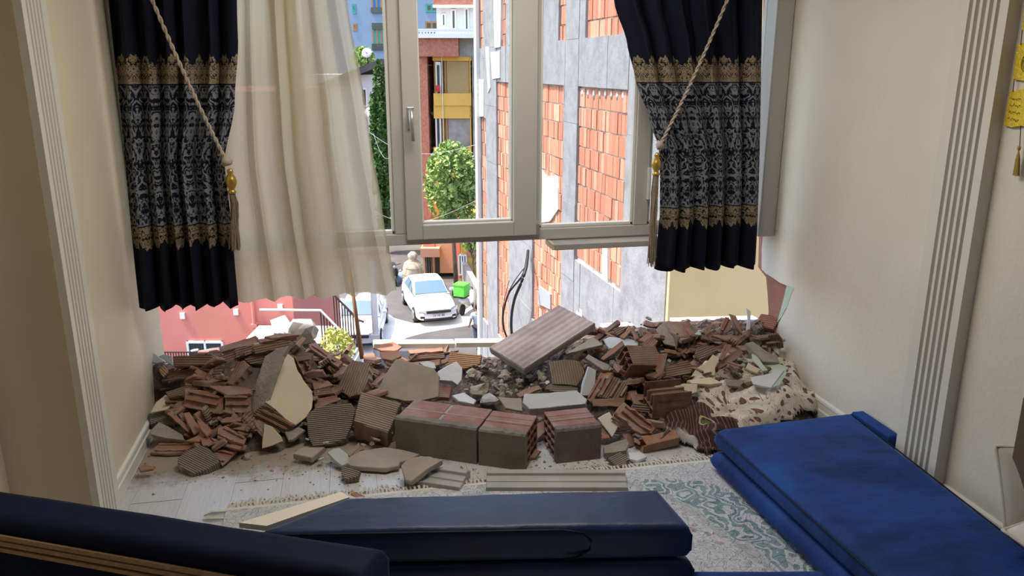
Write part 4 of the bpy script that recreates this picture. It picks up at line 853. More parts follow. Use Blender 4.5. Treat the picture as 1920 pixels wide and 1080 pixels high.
 ('plaster_chunk', 'crumpled bright white plaster chunk right of the smooth grey slab', PFR, [(821, 696), (838, 686), (856, 677), (867, 690), (866, 712), (858, 722), (848, 715), (823, 713)], (.2, -.7, .68), .07, .04, (10, 0), WHT, {}),
 ('plaster_chip', 'pale grey chip peeping over the smooth grey slab', PFR, [(786, 680), (802, 676), (815, 680), (818, 691), (800, 690)], (.2, -.6, .75), .06, .015, (10, 0), PALE, {}),
 ('brick_shard', 'sunlit orange shard folded beside the foot of the stick', BFR, [(700, 652), (716, 644), (737, 640), (754, 650), (744, 658), (716, 658)], (.1, -.5, .86), .06, .014, (10, -3), TER2, {}),  # brighter orange puts the sunlight into this shard's colour
 ('brick_shard', 'orange shard below the folded sunlit one', BFR, [(712, 660), (745, 656), (753, 668), (735, 676), (718, 673)], (.1, -.6, .8), .045, .014, (10, -3), TER2, {}),
 ('brick_strip', 'upper dark strip of the flat stack under the broken ledge', BFR, [(764, 656), (830, 651), (832, 658), (768, 663)], TW, .03, .03, (10, -1), TERP, {}),
 ('brick_strip', 'middle dark strip of the flat stack under the broken ledge', BFR, [(766, 667), (833, 661), (834, 670), (770, 676)], TW, .03, .03, (10, -1), TER, {}),
 ('brick_strip', 'lower dark strip of the flat stack under the broken ledge', BFR, [(770, 680), (826, 673), (824, 684), (790, 690)], TW, .035, .03, (10, -1), TERP, {}),
 ('brick_fragment', 'ochre ribbed brick lit by the sun under the broken ledge', BFR, [(838, 685), (843, 660), (903, 665), (900, 682), (870, 692)], (0, -.75, .66), .035, .05, (10, 1), TERY, {}),
 ('brick_fragment', 'small ribbed brick piece between smooth grey slab and bright white chunk', BFR, [(818, 745), (823, 723), (847, 727), (842, 746)], TW, .055, .04, (10, 1), TERR, {}),
 ('plaster_chip', 'flat white plaster chip behind the joint of the longest wall chunk', PFR, [(847, 741), (870, 735), (893, 750), (888, 758), (860, 752)], (0, -.4, .9), .07, .016, (10, 4), WHT, {}),
 ('plaster_chip', 'light grey chip behind the shorter chunk', PFR, [(932, 743), (978, 746), (980, 771), (948, 765)], (0, -.5, .86), .075, .016, (10, 1), PLA, {}),
 ('plaster_slab', 'long bluish white slab lying behind the squarish brick chunk', PFR, [(983, 738), (1030, 736), (1082, 732), (1101, 748), (1098, 757), (1040, 763), (993, 767), (980, 755)], (0, -.5, .86), .085, .05, (10, -1), PALE, {}),
 ('mortar_block', 'ribbed mortar block with reddish streak behind the bluish white slab', PFR, [(1030, 677), (1060, 674), (1085, 677), (1097, 697), (1090, 712), (1082, 724), (1036, 720)], (-.05, -.8, .6), .06, .05, (2, 10), MORT, {}),
 ('mortar_block', 'low ribbed ledge of mortar under the streaked block', PFR, [(1020, 728), (1032, 719), (1083, 722), (1085, 735), (1040, 735)], TW, .05, .03, (10, 0), MORR, {}),
 ('plaster_slab', 'tall pale edge slab beside the streaked mortar block', PFR, [(1090, 742), (1096, 710), (1104, 687), (1118, 694), (1116, 720), (1108, 742)], (.2, -.8, .5), .05, .03, (2, -10), PALE, {}),
 ('brick_strip', 'red strip poking out of the gravel left of the bluish slab', BFR, [(967, 739), (985, 728), (1011, 722), (1014, 729), (975, 745)], (0, -.5, .8), .05, .015, (10, -5), TERP, {}),
 ('mortar_strip', 'dark grey bar of mortar right of the streaked block', PFR, [(1097, 671), (1103, 664), (1144, 685), (1141, 694), (1131, 694)], (0, -.6, .8), .05, .03, (10, 5), MOR, {}),
 ('brick_shell', 'left narrow shell of the fanned hollow brick', BFR, [(1100, 748), (1113, 722), (1127, 700), (1135, 708), (1122, 738), (1113, 758)], (-.2, -.65, .7), .06, .015, (6, -10), TERP, dict(webs=2, wh=.02)),
 ('brick_shell', 'wide shell of the fanned hollow brick with tilted ridges', BFR, [(1118, 743), (1130, 720), (1144, 703), (1162, 709), (1178, 724), (1172, 746), (1145, 749)], (.05, -.65, .75), .06, .014, (6, -10), TER3, dict(webs=3, wh=.022)),
 ('brick_strip', 'level lip at the foot of the fanned hollow brick', BFR, [(1112, 748), (1173, 746), (1169, 763), (1113, 761)], TWF, .06, .02, (10, 0), TERP, {}),
 ('brick_plate', 'ribbed plate lying over the three cell brick', BFR, [(1155, 664), (1185, 660), (1217, 659), (1219, 676), (1190, 670)], TW, .075, .014, (10, 0), TER3, {}),
 ('brick_shard', 'pointed pinkish shard standing upright right of the three cell brick', BFR, [(1234, 664), (1252, 662), (1246, 690), (1238, 720), (1230, 696)], (.1, -.85, .5), .06, .014, (1, -10), TERP, {}),
 ('brick_fragment', 'dark ribbed brick right of the upright pointed shard', BFR, [(1242, 709), (1252, 688), (1290, 674), (1299, 686), (1296, 700)], (.05, -.75, .66), .05, .05, (10, -2), TER, {}),
 ('brick_strip', 'reddish brown bar leaning over the pale slab', BFR, [(1126, 672), (1146, 653), (1167, 638), (1171, 646), (1152, 662), (1132, 675)], (-.1, -.6, .8), .07, .02, (10, -8), TERP, {}),
 ('plaster_slab', 'pale slab under the leaning reddish bar', PFR, [(1131, 636), (1142, 631), (1180, 635), (1198, 640), (1196, 648), (1160, 652), (1142, 653)], (0, -.35, .93), .05, .015, (10, 1), PALE, {}),
 ('brick_fragment', 'pink ribbed plate right of the pale slab', BFR, [(1205, 643), (1222, 630), (1235, 639), (1220, 660), (1209, 654)], (.1, -.65, .7), .06, .02, (8, -8), TERR, {}),
 ('brick_shard', 'left leg of the tent shaped pair of shards on the back right', BFR, [(1161, 632), (1181, 612), (1188, 616), (1170, 635)], (-.3, -.6, .7), .07, .015, (10, -9), TERP, {}),
 ('brick_shard', 'right leg of the tent shaped pair of shards on the back right', BFR, [(1183, 614), (1189, 615), (1200, 635), (1192, 637)], (.3, -.6, .7), .075, .015, (5, 9), TERP, {}),
 ('brick_shard', 'brown wedge right of the tent shaped pair', BFR, [(1195, 638), (1208, 629), (1219, 622), (1226, 629), (1207, 641)], (0, -.6, .8), .055, .02, (10, -5), TERP, {}),
 ('brick_fragment', 'dark wedge left of the tent shaped pair', BFR, [(1149, 617), (1162, 612), (1178, 612), (1168, 622), (1158, 629)], (0, -.7, .7), .05, .02, (10, -5), TER3, {}),
 ('brick_fragment', 'broken brick end with red ribs on top of the big grey sided brick', BFR, [(1245, 603), (1268, 602), (1290, 604), (1304, 630), (1279, 638)], (.1, -.35, .93), .08, .03, (5, 9), TERP, dict(webs=2, wh=.012)),
 ('mortar_block', 'grey mortar side of the big brick at the back right', PFR, [(1229, 618), (1246, 602), (1278, 638), (1268, 650), (1245, 645)], (-.4, -.75, .5), .05, .04, (8, 9), MOR, {}),
 ('plaster_slab', 'beige triangular slab under the wood faced slab', PFR, [(1060, 664), (1090, 644), (1113, 632), (1131, 646), (1101, 653)], (0, -.4, .9), .06, .02, (10, -6), PLA, {}),
 ('brick_shell', 'maroon ridged shell standing at the back right', BFR, [(1351, 617), (1354, 605), (1361, 593), (1370, 600), (1377, 616), (1354, 628)], (-.1, -.75, .65), .06, .014, (4, -8), TERR, dict(webs=2, wh=.018)),
 ('brick_shard', 'tall pale terracotta blade at the back right', BFR, [(1368, 588), (1380, 592), (1386, 605), (1393, 628), (1380, 612)], (.1, -.8, .6), .06, .015, (5, 9), TERP, {}),
 ('plaster_sliver', 'bright white upright sliver at the back right', PFR, [(1400, 578), (1408, 583), (1407, 608), (1405, 630), (1398, 627), (1402, 600)], (-.1, -.85, .5), .05, .012, (1, -10), WHT, {}),
 ('brick_fragment', 'pink block fallen from the broken right wall corner', BFR, [(1419, 600), (1427, 588), (1449, 591), (1458, 606), (1450, 617), (1428, 612)], (-.2, -.75, .6), .06, .05, (10, 2), PINKB, {}),
 ('brick_shard', 'small red shard left of the maroon ridged shell', BFR, [(1323, 615), (1336, 608), (1331, 624), (1324, 629)], (0, -.8, .6), .05, .015, (5, -9), TERP, {}),
 ('brick_strip', 'long flat strip across the back right heap', BFR, [(1334, 629), (1355, 626), (1402, 632), (1402, 639), (1367, 639)], (0, -.5, .86), .05, .015, (10, 1), TERP, {}),
 ('brick_fragment', 'brown ribbed block in the middle of the right heap', BFR, [(1302, 665), (1308, 651), (1338, 646), (1346, 657), (1313, 675)], (0, -.65, .75), .055, .05, (10, -4), TER3, {}),
 ('brick_strip', 'pink ribbed bar leaning in the right heap', BFR, [(1347, 673), (1361, 644), (1373, 646), (1354, 676)], (.1, -.7, .7), .07, .02, (5, -10), TERR, {}),
 ('brick_fragment', 'smooth brown brick bar right of the pink ribbed bar', BFR, [(1343, 688), (1348, 677), (1386, 653), (1395, 661), (1378, 676), (1347, 692)], (.1, -.7, .7), .07, .04, (10, -6), TERP, {}),
 ('plaster_chip', 'largest cream painted plaster chip in the right heap', PFR, [(1296, 706), (1306, 690), (1328, 676), (1337, 664), (1349, 672), (1341, 690), (1341, 704), (1320, 704)], (0, -.7, .7), .065, .012, (10, 0), CREAM, {}),
 ('plaster_chip', 'long low cream painted chip before the largest one', PFR, [(1288, 713), (1318, 708), (1334, 707), (1355, 718), (1330, 721), (1298, 719)], (0, -.4, .9), .07, .02, (10, 0), CREAM, {}),
 ('plaster_chip', 'beige painted chip behind the ridged front brick', PFR, [(1262, 722), (1283, 718), (1308, 720), (1307, 735), (1289, 741), (1272, 738)], (0, -.5, .86), .06, .02, (10, 0), MATS['beige_paint'], {}),
 ('mortar_slab', 'long grey mortar bar sloping to the right wall', PFR, [(1398, 643), (1411, 640), (1436, 657), (1459, 671), (1462, 680), (1433, 678), (1411, 658)], (.1, -.6, .8), .06, .035, (10, 7), MOR, {}),
 ('plaster_chip', 'whitish plate sliding from the long grey mortar bar to the wall', PFR, [(1417, 672), (1433, 676), (1465, 683), (1480, 689), (1467, 702), (1442, 698)], (-.1, -.5, .85), .05, .014, (10, 3), MINT, {}),
 ('plaster_chip', 'narrow mint edged plate under the grey mortar bar', PFR, [(1410, 663), (1416, 664), (1440, 694), (1430, 696), (1412, 676)], (-.1, -.6, .8), .055, .012, (8, 8), MINT, {}),
 ('plaster_chip', 'small cream painted chip right of the largest one', PFR, [(1398, 691), (1403, 680), (1427, 692), (1419, 700)], (0, -.6, .8), .05, .014, (10, 3), CREAM, {}),
 ('plaster_chip', 'white and mint plate lying over the floral cloth', PFR, [(1408, 707), (1430, 703), (1457, 696), (1470, 694), (1458, 712), (1446, 727), (1424, 723), (1412, 720)], (-.1, -.5, .86), .085, .012, (10, -3), MATS['white_plaster'], {}),
 ('plaster_chip', 'mint painted underside folded at the right of the white and mint plate', PFR, [(1447, 727), (1462, 707), (1471, 693), (1476, 698), (1462, 722)], (.2, -.6, .7), .08, .012, (8, -8), MINTW, {}),
 ('mortar_slab', 'upper flat grey slab between the cream chips', PFR, [(1350, 702), (1370, 699), (1394, 701), (1407, 708), (1380, 711), (1354, 709)], TW, .05, .02, (10, 0), MOR, {}),
 ('mortar_slab', 'lower blocky grey slab between the cream chips', PFR, [(1360, 710), (1397, 713), (1388, 726), (1361, 723)], TWF, .05, .04, (10, 0), MOR, {}),
 ('plaster_chip', 'small mint chip high in the right heap', PFR, [(1413, 634), (1420, 634), (1429, 641), (1424, 650)], (0, -.6, .8), .065, .012, (10, 3), MINT, {}),
 ('wall_flake', 'dark edged plaster flake bowing off the right wall', PFR, [(1432, 629), (1441, 630), (1450, 640), (1461, 658), (1460, 666), (1449, 655)], (-.5, -.7, .5), .06, .02, (7, 9), PALE, {}),
 ('brick_fragment', 'red brown plate under the long flat strip', BFR, [(1380, 648), (1402, 646), (1406, 657), (1391, 657)], TW, .05, .02, (10, 0), TERP, {}),
 ('plaster_chip', 'tiny mint chip beside the broken brick end', PFR, [(1302, 626), (1310, 620), (1316, 626), (1306, 634)], (0, -.7, .7), .08, .012, (5, 0), MINT, {}),
 ('brick_shell', 'half hollow brick with long ridges sliding to the floor in front right', BFR, [(1147, 783), (1159, 764), (1171, 754), (1230, 803), (1222, 813), (1203, 814)], (.15, -.6, .8), .075, .016, (10, 7.5), TERP, dict(webs=3, wh=.03)),
 ('plaster_chip', 'white painted triangle beside the squarish brick chunk', PFR, [(1121, 784), (1132, 777), (1143, 772), (1159, 800), (1148, 820)], (.1, -.7, .7), .055, .012, (10, 0), mat('bright_paint', (.62, .59, .50), (.66, .63, .55), bump=.06), {}),
 ('mortar_slab', 'rounded grey mortar bar on the floor right of the squarish brick chunk', PFR, [(1131, 838), (1150, 829), (1174, 822), (1180, 831), (1174, 845), (1150, 849), (1133, 850)], (0, -.55, .83), .045, .035, (10, -4), MOR, {}),
 ('mortar_slab', 'small square mortar tray at the foot of the rounded grey bar', PFR, [(1138, 858), (1163, 846), (1181, 860), (1161, 878)], (0, -.35, .93), .03, .02, (10, -5), MORR, {}),
 ('plaster_chip', 'white chipped plaster piece on the floor beside the mortar tray', PFR, [(1178, 848), (1200, 847), (1213, 856), (1196, 864), (1181, 861)], (0, -.2, .98), .02, .012, (10, 2), WHT, {}),
 ('rubble_slab', 'white edged grey rubble slab standing highest at the back left edge', 'rubble block', [(506, 600), (534, 590), (556, 622), (540, 630), (512, 625)], (.1, -.8, .6), .09, .05, (10, 8), PALE, {}),
 ('brick_shard', 'small terracotta piece alone on the floor nearest the left baseboard', BFR, [(259, 876), (266, 872), (290, 873), (287, 879), (263, 883)], UPN, .012, .012, (10, 0), TER2, {}),
 ('brick_shard', 'small red shard on the floor between cream board and rug fringe', BFR, [(652, 922), (660, 920), (690, 932), (686, 937), (665, 933)], UPN, .014, .014, (10, 4), TER2, {}),
 ('brick_shard', 'upright dark terracotta stub behind the shorter chunk end', BFR, [(1000, 796), (1022, 788), (1026, 806), (1008, 824)], TW, .04, .02, (10, 5), TERP, {}),
 ('brick_shard', 'terracotta scrap on the floor between the shorter chunk and squarish chunk', BFR, [(990, 860), (1004, 842), (1014, 845), (1004, 858)], TW, .02, .02, (10, -5), TERP, {}),
]
for nm_, lb, ct, poly, n_, dz, th, rd, mt, kw in DATA: piece(nm_, lb, ct, poly, n_, dz, th, rd, mt, **kw)
# ---- hollow bricks
hollow('hollow_brick', 'dusty brick with three square cells on its left end in the right heap', axes(onheap(1192, 690, .01), (.93, .33, -.16), (-.05, -.55, .83)), .19, .12, .10, 3, 3, TER)
hollow('hollow_brick', 'ridged front brick with open top channels behind the maroon cloth', axes(onheap(1250, 768, .005), (.97, .18, .02), (0, -.12, 1)), .195, .13, .125, 3, 3, TER, skip=('top',))
hollow('hollow_brick', 'single tube of hollow brick lying on the floor beside the maroon cloth', axes(onheap(1236, 834, .004), (.93, .30, .08), (0, -.3, .95)), .19, .055, .042, 1, 1, TER2)
hollow('hollow_brick', 'big brick with small dark cells facing the room at the back right', axes(onheap(1278, 640, -.02), (.25, -.93, -.2), (0, 0, 1)), .16, .13, .07, 4, 2, TER3)
hollow('hollow_brick', 'broken cell end sticking out at the top of the left heap', axes(onheap(562, 646, .0), (.35, -.85, .1), (0, .1, 1)), .10, .12, .05, 3, 2, TERP)
# ---- slab with wood look face, pointing up right
o = piece('wood_faced_slab', 'large slab with striped brown wood look face propped up in the middle', 'slab', [(917, 652), (1048, 572), (1116, 606), (982, 693)], (-.10, -.42, .9), .13, .045, (10, -6.3), MOR, amp=.04, coat=TILEB)
# marble ledge pieces at the slab edge
def ledge(label, xa, xb, y, z, w=.05, th=.03, m=MARB, dz=0):
    a = Yp(xa, y, 4.12); b = Yp(xb, y+dz, 4.12); X = (b-a); L = X.length
    M = axes((a+b)/2, (X.dot(RT), X.dot(FW), X.z), (0, 0, 1)); o = MB().box(-L/2, L/2, -.02, w, -th, 0).build('window_ledge', m, M=M, bevel=.004); top(o, label, 'window ledge'); return o
ledge('broken marble ledge lying over the edge at the middle, left piece with dust', 700, 852, 642, .19, dz=-1)
ledge('broken marble ledge over the edge reaching the wood faced slab', 854, 950, 640, .19, dz=-1)
ledge('short white ledge bit over the edge at back right', 1130, 1188, 611, .2, dz=-3)
ledge('long white ledge along the right end of the opening', 1262, 1420, 600, .2, dz=-4)
# wooden stick hanging behind the sheer
a = onheap(679, 672, .0); b = hit(660, 540, Vector((0, 1, 0)), a.y+.02); b2 = a+(b-a)*1.35
o = MB().tube([a, a.lerp(b2, .5), b2], [.012, .011, .010], 8).build('wooden_stick', mat('stick_wood', (.42, .27, .16), (.5, .33, .2), bump=.1), loc=a, smooth=True); top(o, 'thin wooden stick standing in the rubble below the sheer curtain', 'stick')
# chunks outside on the edge left: white bag-like blocks
for (x, y, r, mt, lb) in ((566, 610, .08, MARB, 'pale block lit by the sun behind the stacked flat shards'), (580, 640, .05, PLA, 'grey block under the sunlit pale block')):
    c = Yp(x, y+12, 4.05); b = blob(r, int(x), .25, 2, (1.0, .6, .8)); o = b.build('rubble_block', mt, M=Matrix.Translation(c)); top(o, lb, 'rubble block')

# ---- filler: shards and stones of which nothing tells one from the next
shards = []; rnd = random.Random(5)
for k in range(9):
    a = rnd.uniform(.03, .075); b = rnd.uniform(.015, .035); m = [TERP, TER, TER2, TER3, TERR][k % 5]
    shards.append(plate_mesh([(-a, -b), (-a*.3, -b*1.2), (a*.8, -b), (a, b*.5), (a*.2, b), (-a*.9, b*.8)], rnd.uniform(.010, .022), 900+k).mesh('brick_shard', m))
stones = [blob(.02, 30+k, .45, 1, (1, rnd.uniform(.6, .9), rnd.uniform(.5, .8))).mesh('stone', STN if k % 2 else STND) for k in range(8)]
chips = []
for k in range(5):
    a = rnd.uniform(.02, .045); chips.append(plate_mesh([(-a, -a*.5), (a*.4, -a*.8), (a, 0), (a*.3, a*.6), (-a*.7, a*.5)], .010, 950+k).mesh('plaster_chip', [PLA, MOR, PALE, CREAM, MORR][k]))
def proj(p):
    v = p-CAM; F_ = FW*math.cos(TH)-UP*math.sin(TH); U_ = FW*math.sin(TH)+UP*math.cos(TH); d = v.dot(F_); return 960+FPX*v.dot(RT)/d, 540-FPX*v.dot(U_)/d
def parea(P): return abs(sum(P[i][0]*P[(i+1) % len(P)][1]-P[(i+1) % len(P)][0]*P[i][1] for i in range(len(P))))/2
BIGS = []
def inside(x, y, P):
    c = False
    for i in range(len(P)):
        (x0, y0), (x1, y1) = P[i], P[i-1]
        if (y0 > y) != (y1 > y) and x < (x1-x0)*(y-y0)/(y1-y0)+x0: c = not c
    return c
def scatter(meshes, name, label, cat, group, n, region, smin, smax, tilt, dz=.0):
    k = 0
    if not BIGS: BIGS.extend(P for P in BIG if parea(P) > 620)
    while k < n:
        px, py = rnd.uniform(region[0], region[2]), rnd.uniform(region[1], region[3]); p = onheap(px, py)
        if any(inside(px, py, P) for P in BIGS) or Hh(p.x, p.y) < .012 or p.x < XL+.07 or p.x > XR-.07 or p.y > 4.1: k += .2; continue
        o = bpy.data.objects.new(name, rnd.choice(meshes)); COL.objects.link(o)
        o.matrix_basis = Matrix.Translation(p+Vector((0, 0, dz+rnd.uniform(-.01, .012)))) @ Matrix.Rotation(rnd.uniform(0, 6.3), 4, 'Z') @ Matrix.Rotation(rnd.gauss(0, tilt), 4, 'X') @ Matrix.Rotation(rnd.gauss(0, tilt), 4, 'Y') @ Matrix.Scale(rnd.uniform(smin, smax), 4)
        top(o, label, cat, group); k += 1
G1 = ('brick_shard', 'loose small terracotta shard filling gaps between larger broken bricks', 'brick fragment', 'loose small terracotta shards in the heap')
G2 = ('stone', 'loose fist sized or smaller lump of mortar in the heap', 'rubble stone', 'loose small mortar lumps in the heap')
G3 = ('plaster_chip', 'loose small flat chip of plaster or mortar between the bricks', 'plaster fragment', 'loose small plaster chips in the heap')
for reg, n in (((285, 650, 600, 790), 95), ((285, 790, 560, 850), 20), ((590, 655, 720, 790), 28), ((1110, 610, 1460, 720), 95), ((1100, 720, 1280, 830), 30), ((730, 655, 860, 700), 14)): scatter(shards, *G1, n, reg, .7, 1.25, .45, .012)
for reg, n, a, b in (((880, 665, 1030, 745), 75, .5, 1.1), ((1000, 650, 1180, 720), 30, .5, 1.2), ((1180, 600, 1460, 700), 50, .4, 1.0), ((285, 680, 660, 820), 45, .4, .9), ((560, 770, 1180, 870), 35, .3, .9), ((1350, 665, 1470, 720), 18, .5, 1.2)): scatter(stones, *G2, n, reg, a, b, .5, .008)
for reg, n in (((870, 660, 1030, 745), 18), ((1180, 605, 1460, 715), 26), ((285, 660, 650, 800), 18), ((560, 790, 1180, 865), 16)): scatter(chips, *G3, n, reg, .6, 1.1, .4, .015)
# named rocks of the gravel pocket
for x, y, r, mt, lb in ((916, 749, .042, PALE, 'angular grey rock right behind the longest wall chunk'), (899, 733, .05, STN, 'rounded tan rock behind the angular grey one'), (948, 705, .035, STN, 'flat tan rock in the middle of the gravel pocket'), (966, 690, .05, STND, 'brown rock under the wood faced slab corner'), (463, 857, .022, STN, 'small pale stone on the floor right of the lone mortar slab'), (395, 793, .016, STN, 'round pebble resting on the terracotta fan'), (637, 862, .02, STND, 'dark red stone at the upright pale wedge'), (886, 702, .04, STN, 'tan rock beside the bright white chunk'), (1107, 642, .045, MOR, 'grey lump at the tip of the wood faced slab')):
    c = onheap(x, y, r*.35); o = blob(r, int(x+y), .4, 2, (1, .75, .7)).build('rock', mt, M=Matrix.Translation(c)); top(o, lb, 'rock')
# crumbs on the floor
cr = MB(); rnd = random.Random(77)
for k in range(650):
    px = rnd.uniform(240, 1330); py = 842+abs(rnd.gauss(0, 28))+rnd.uniform(0, 18); p = Zp(px, py)
    if p.x < XL+.04 or py > 960: continue
    r = rnd.uniform(.0015, .006) if rnd.random() < .9 else .009; b = [Vector((p.x+r*math.cos(a)*rnd.uniform(.6, 1.3), p.y+r*math.sin(a)*rnd.uniform(.6, 1.3), .0005)) for a in (0, 1.5, 3, 4.5)]
    cr.add(b+[Vector((p.x, p.y, r*.8))], [(0, 1, 4), (1, 2, 4), (2, 3, 4), (3, 0, 4)], rnd.choice((0, 0, 1)))
o = cr.build('crumbs', [STND, TER2], loc=(0, 3, 0)); top(o, 'tiny crumbs of brick and mortar strewn over the pale floor', 'crumbs', kind='stuff')

dm = bpy.data.materials.new('tan_dust'); dm.use_nodes = True; nt = dm.node_tree; b = nt.nodes['Principled BSDF']; b.inputs['Base Color'].default_value = (.36, .30, .225, 1); b.inputs['Roughness'].default_value = 1
co = coords(nt); sp = nt.nodes.new('ShaderNodeSeparateXYZ'); nt.links.new(co, sp.inputs[0])
al = math_(nt, 'ADD', math_(nt, 'MULTIPLY', noise_(nt, co, 5, 8, .72), 1.5), math_(nt, 'MULTIPLY', sp.outputs[1], 2.2))
nt.links.new(math_(nt, 'MULTIPLY', ramp(nt, al, .55, 1.15, (0, 0, 0), (1, 1, 1)), .85), b.inputs['Alpha'])
o = MB().add([(-.96, 2.90, .0012), (1.75, 2.90, .0012), (1.75, 3.6, .0012), (-.96, 3.6, .0012)], [(0, 1, 2, 3)]).build('dust_film', dm, loc=(.4, 3.2, .0012)); top(o, 'tan mortar dust spread over the pale floor before the rubble', 'dust', kind='stuff')
# ---- window profiles on the floor
def profile(label, A, B, z, w, h, steps, m=SILV):
    a, b = Zp(*A, z), Zp(*B, z); X = b-a; L = X.length; X.normalize(); Y_ = Vector((0, 0, 1)).cross(X); M = Matrix(((X.x, Y_.x, 0, a.x), (X.y, Y_.y, 0, a.y), (0, 0, 1, 0), (0, 0, 0, 1)))
    pr = [(0, 0), (w, 0)]+[(w*u, h*v) for u, v in steps]
    rings = [[Vector((x, p, q)) for p, q in pr] for x in (0, L)]
    o = MB().loft(rings).build('window_profile', m, M=M, bevel=.002, seg=1); top(o, label, 'window profile'); return o
ST = [(1, .75), (.86, .8), (.84, 1), (.62, 1), (.6, .72), (.34, .70), (.32, .55), (.06, .5), (.04, .62), (0, .62)]
profile('long grey window profile lying on the rug in front of the wall chunks', (911, 914), (1178, 914), 0.03, .135, .05, ST)
profile('short grey window profile end under the mortar slab', (757, 898), (861, 914), 0.03, .135, .05, ST)

# ------------------------------------------------------------------ curtains
def uvmat(name): m = bpy.data.materials.new(name); m.use_nodes = True; return m, m.node_tree, m.node_tree.nodes['Principled BSDF']
def curtain_mat():
    m, nt, b = uvmat('brocade_curtain'); uv = coords(nt, 'UV'); sp = nt.nodes.new('ShaderNodeSeparateXYZ'); nt.links.new(uv, sp.inputs[0]); U, V = sp.outputs[0], sp.outputs[1]
    pp = math_(nt, 'PINGPONG', U, .055); vm = math_(nt, 'MULTIPLY', V, .8); cb = nt.nodes.new('ShaderNodeCombineXYZ'); nt.links.new(pp, cb.inputs[0]); nt.links.new(vm, cb.inputs[1])
    dam = ramp(nt, noise_(nt, cb.outputs[0], 26, 3, .6, 2.6), .49, .525, (0, 0, 0), (1, 1, 1))
    lace = ramp(nt, noise_(nt, cb.outputs[0], 75, 2, .6, 2.0), .44, .50, (0, 0, 0), (1, 1, 1))
    # V is metres of height; scallops from |sin| of U
    sc = math_(nt, 'MULTIPLY', math_(nt, 'ABSOLUTE', math_(nt, 'SINE', math_(nt, 'MULTIPLY', U, math.pi/.11))), .045)
    sc2 = math_(nt, 'ADD', sc, math_(nt, 'MULTIPLY', math_(nt, 'PINGPONG', U, .012), 1.0))
    def band(lo, hi):
        a = math_(nt, 'GREATER_THAN', V, lo); c = math_(nt, 'LESS_THAN', V, hi); return math_(nt, 'MULTIPLY', a, c)
    mid = band(.99, 1.575); top_ = band(1.58, math_(nt, 'ADD', 1.645, sc2)); bot = band(math_(nt, 'SUBTRACT', .935, sc2), .985)
    navy = (.003, .004, .014)
    c = mixc(nt, math_(nt, 'MULTIPLY', mid, dam), navy, (.20, .21, .225))
    c = mixc(nt, math_(nt, 'MULTIPLY', math_(nt, 'ADD', top_, bot), lace), c, (.27, .215, .135))
    nt.links.new(c, b.inputs['Base Color']); b.inputs['Roughness'].default_value = .75; b.inputs['Specular IOR Level'].default_value = .2
    bn = nt.nodes.new('ShaderNodeBump'); bn.inputs['Strength'].default_value = .3; bn.inputs['Distance'].default_value = .003
    w = nt.nodes.new('ShaderNodeTexWave'); w.inputs['Scale'].default_value = 120; w.bands_direction = 'Y'; nt.links.new(uv, w.inputs[0]); nt.links.new(w.outputs['Fac'], bn.inputs['Height']); nt.links.new(bn.outputs[0], b.inputs['Normal'])
    return m
BROC = curtain_mat()
def sepu(nt, uv):
    sp = nt.nodes.new('ShaderNodeSeparateXYZ'); nt.links.new(uv, sp.inputs[0]); return math_(nt, 'DIVIDE', sp.outputs[0], 2.0)
def sheer_mat():
    m = bpy.data.materials.new('sheer_voile'); m.use_nodes = True; nt = m.node_tree; nt.nodes.clear(); o = nt.nodes.new('ShaderNodeOutputMaterial'); uv = coords(nt, 'UV')
    mp = nt.nodes.new('ShaderNodeMapping'); mp.inputs['Scale'].default_value = (160, 1.2, 1); nt.links.new(uv, mp.inputs[0]); th = noise_(nt, mp.outputs[0], 1.0, 4, .6)
    d = nt.nodes.new('ShaderNodeBsdfDiffuse'); d.inputs[0].default_value = (.68, .63, .49, 1); t = nt.nodes.new('ShaderNodeBsdfTranslucent'); t.inputs[0].default_value = (.60, .53, .36, 1)
    a = nt.nodes.new('ShaderNodeMixShader'); a.inputs[0].default_value = .5; nt.links.new(d.outputs[0], a.inputs[1]); nt.links.new(t.outputs[0], a.inputs[2])
    tr = nt.nodes.new('ShaderNodeBsdfTransparent'); x = nt.nodes.new('ShaderNodeMixShader'); nt.links.new(math_(nt, 'SUBTRACT', ramp(nt, th, .3, .75, (.985, .985, .985), (.90, .90, .90)), math_(nt, 'MULTIPLY', ramp(nt, sepu(nt, uv), .62, .93, (0, 0, 0), (1, 1, 1)), .22)), x.inputs[0]); nt.links.new(tr.outputs[0], x.inputs[1]); nt.links.new(a.outputs[0], x.inputs[2])
    nt.links.new(x.outputs[0], o.inputs[0]); return m
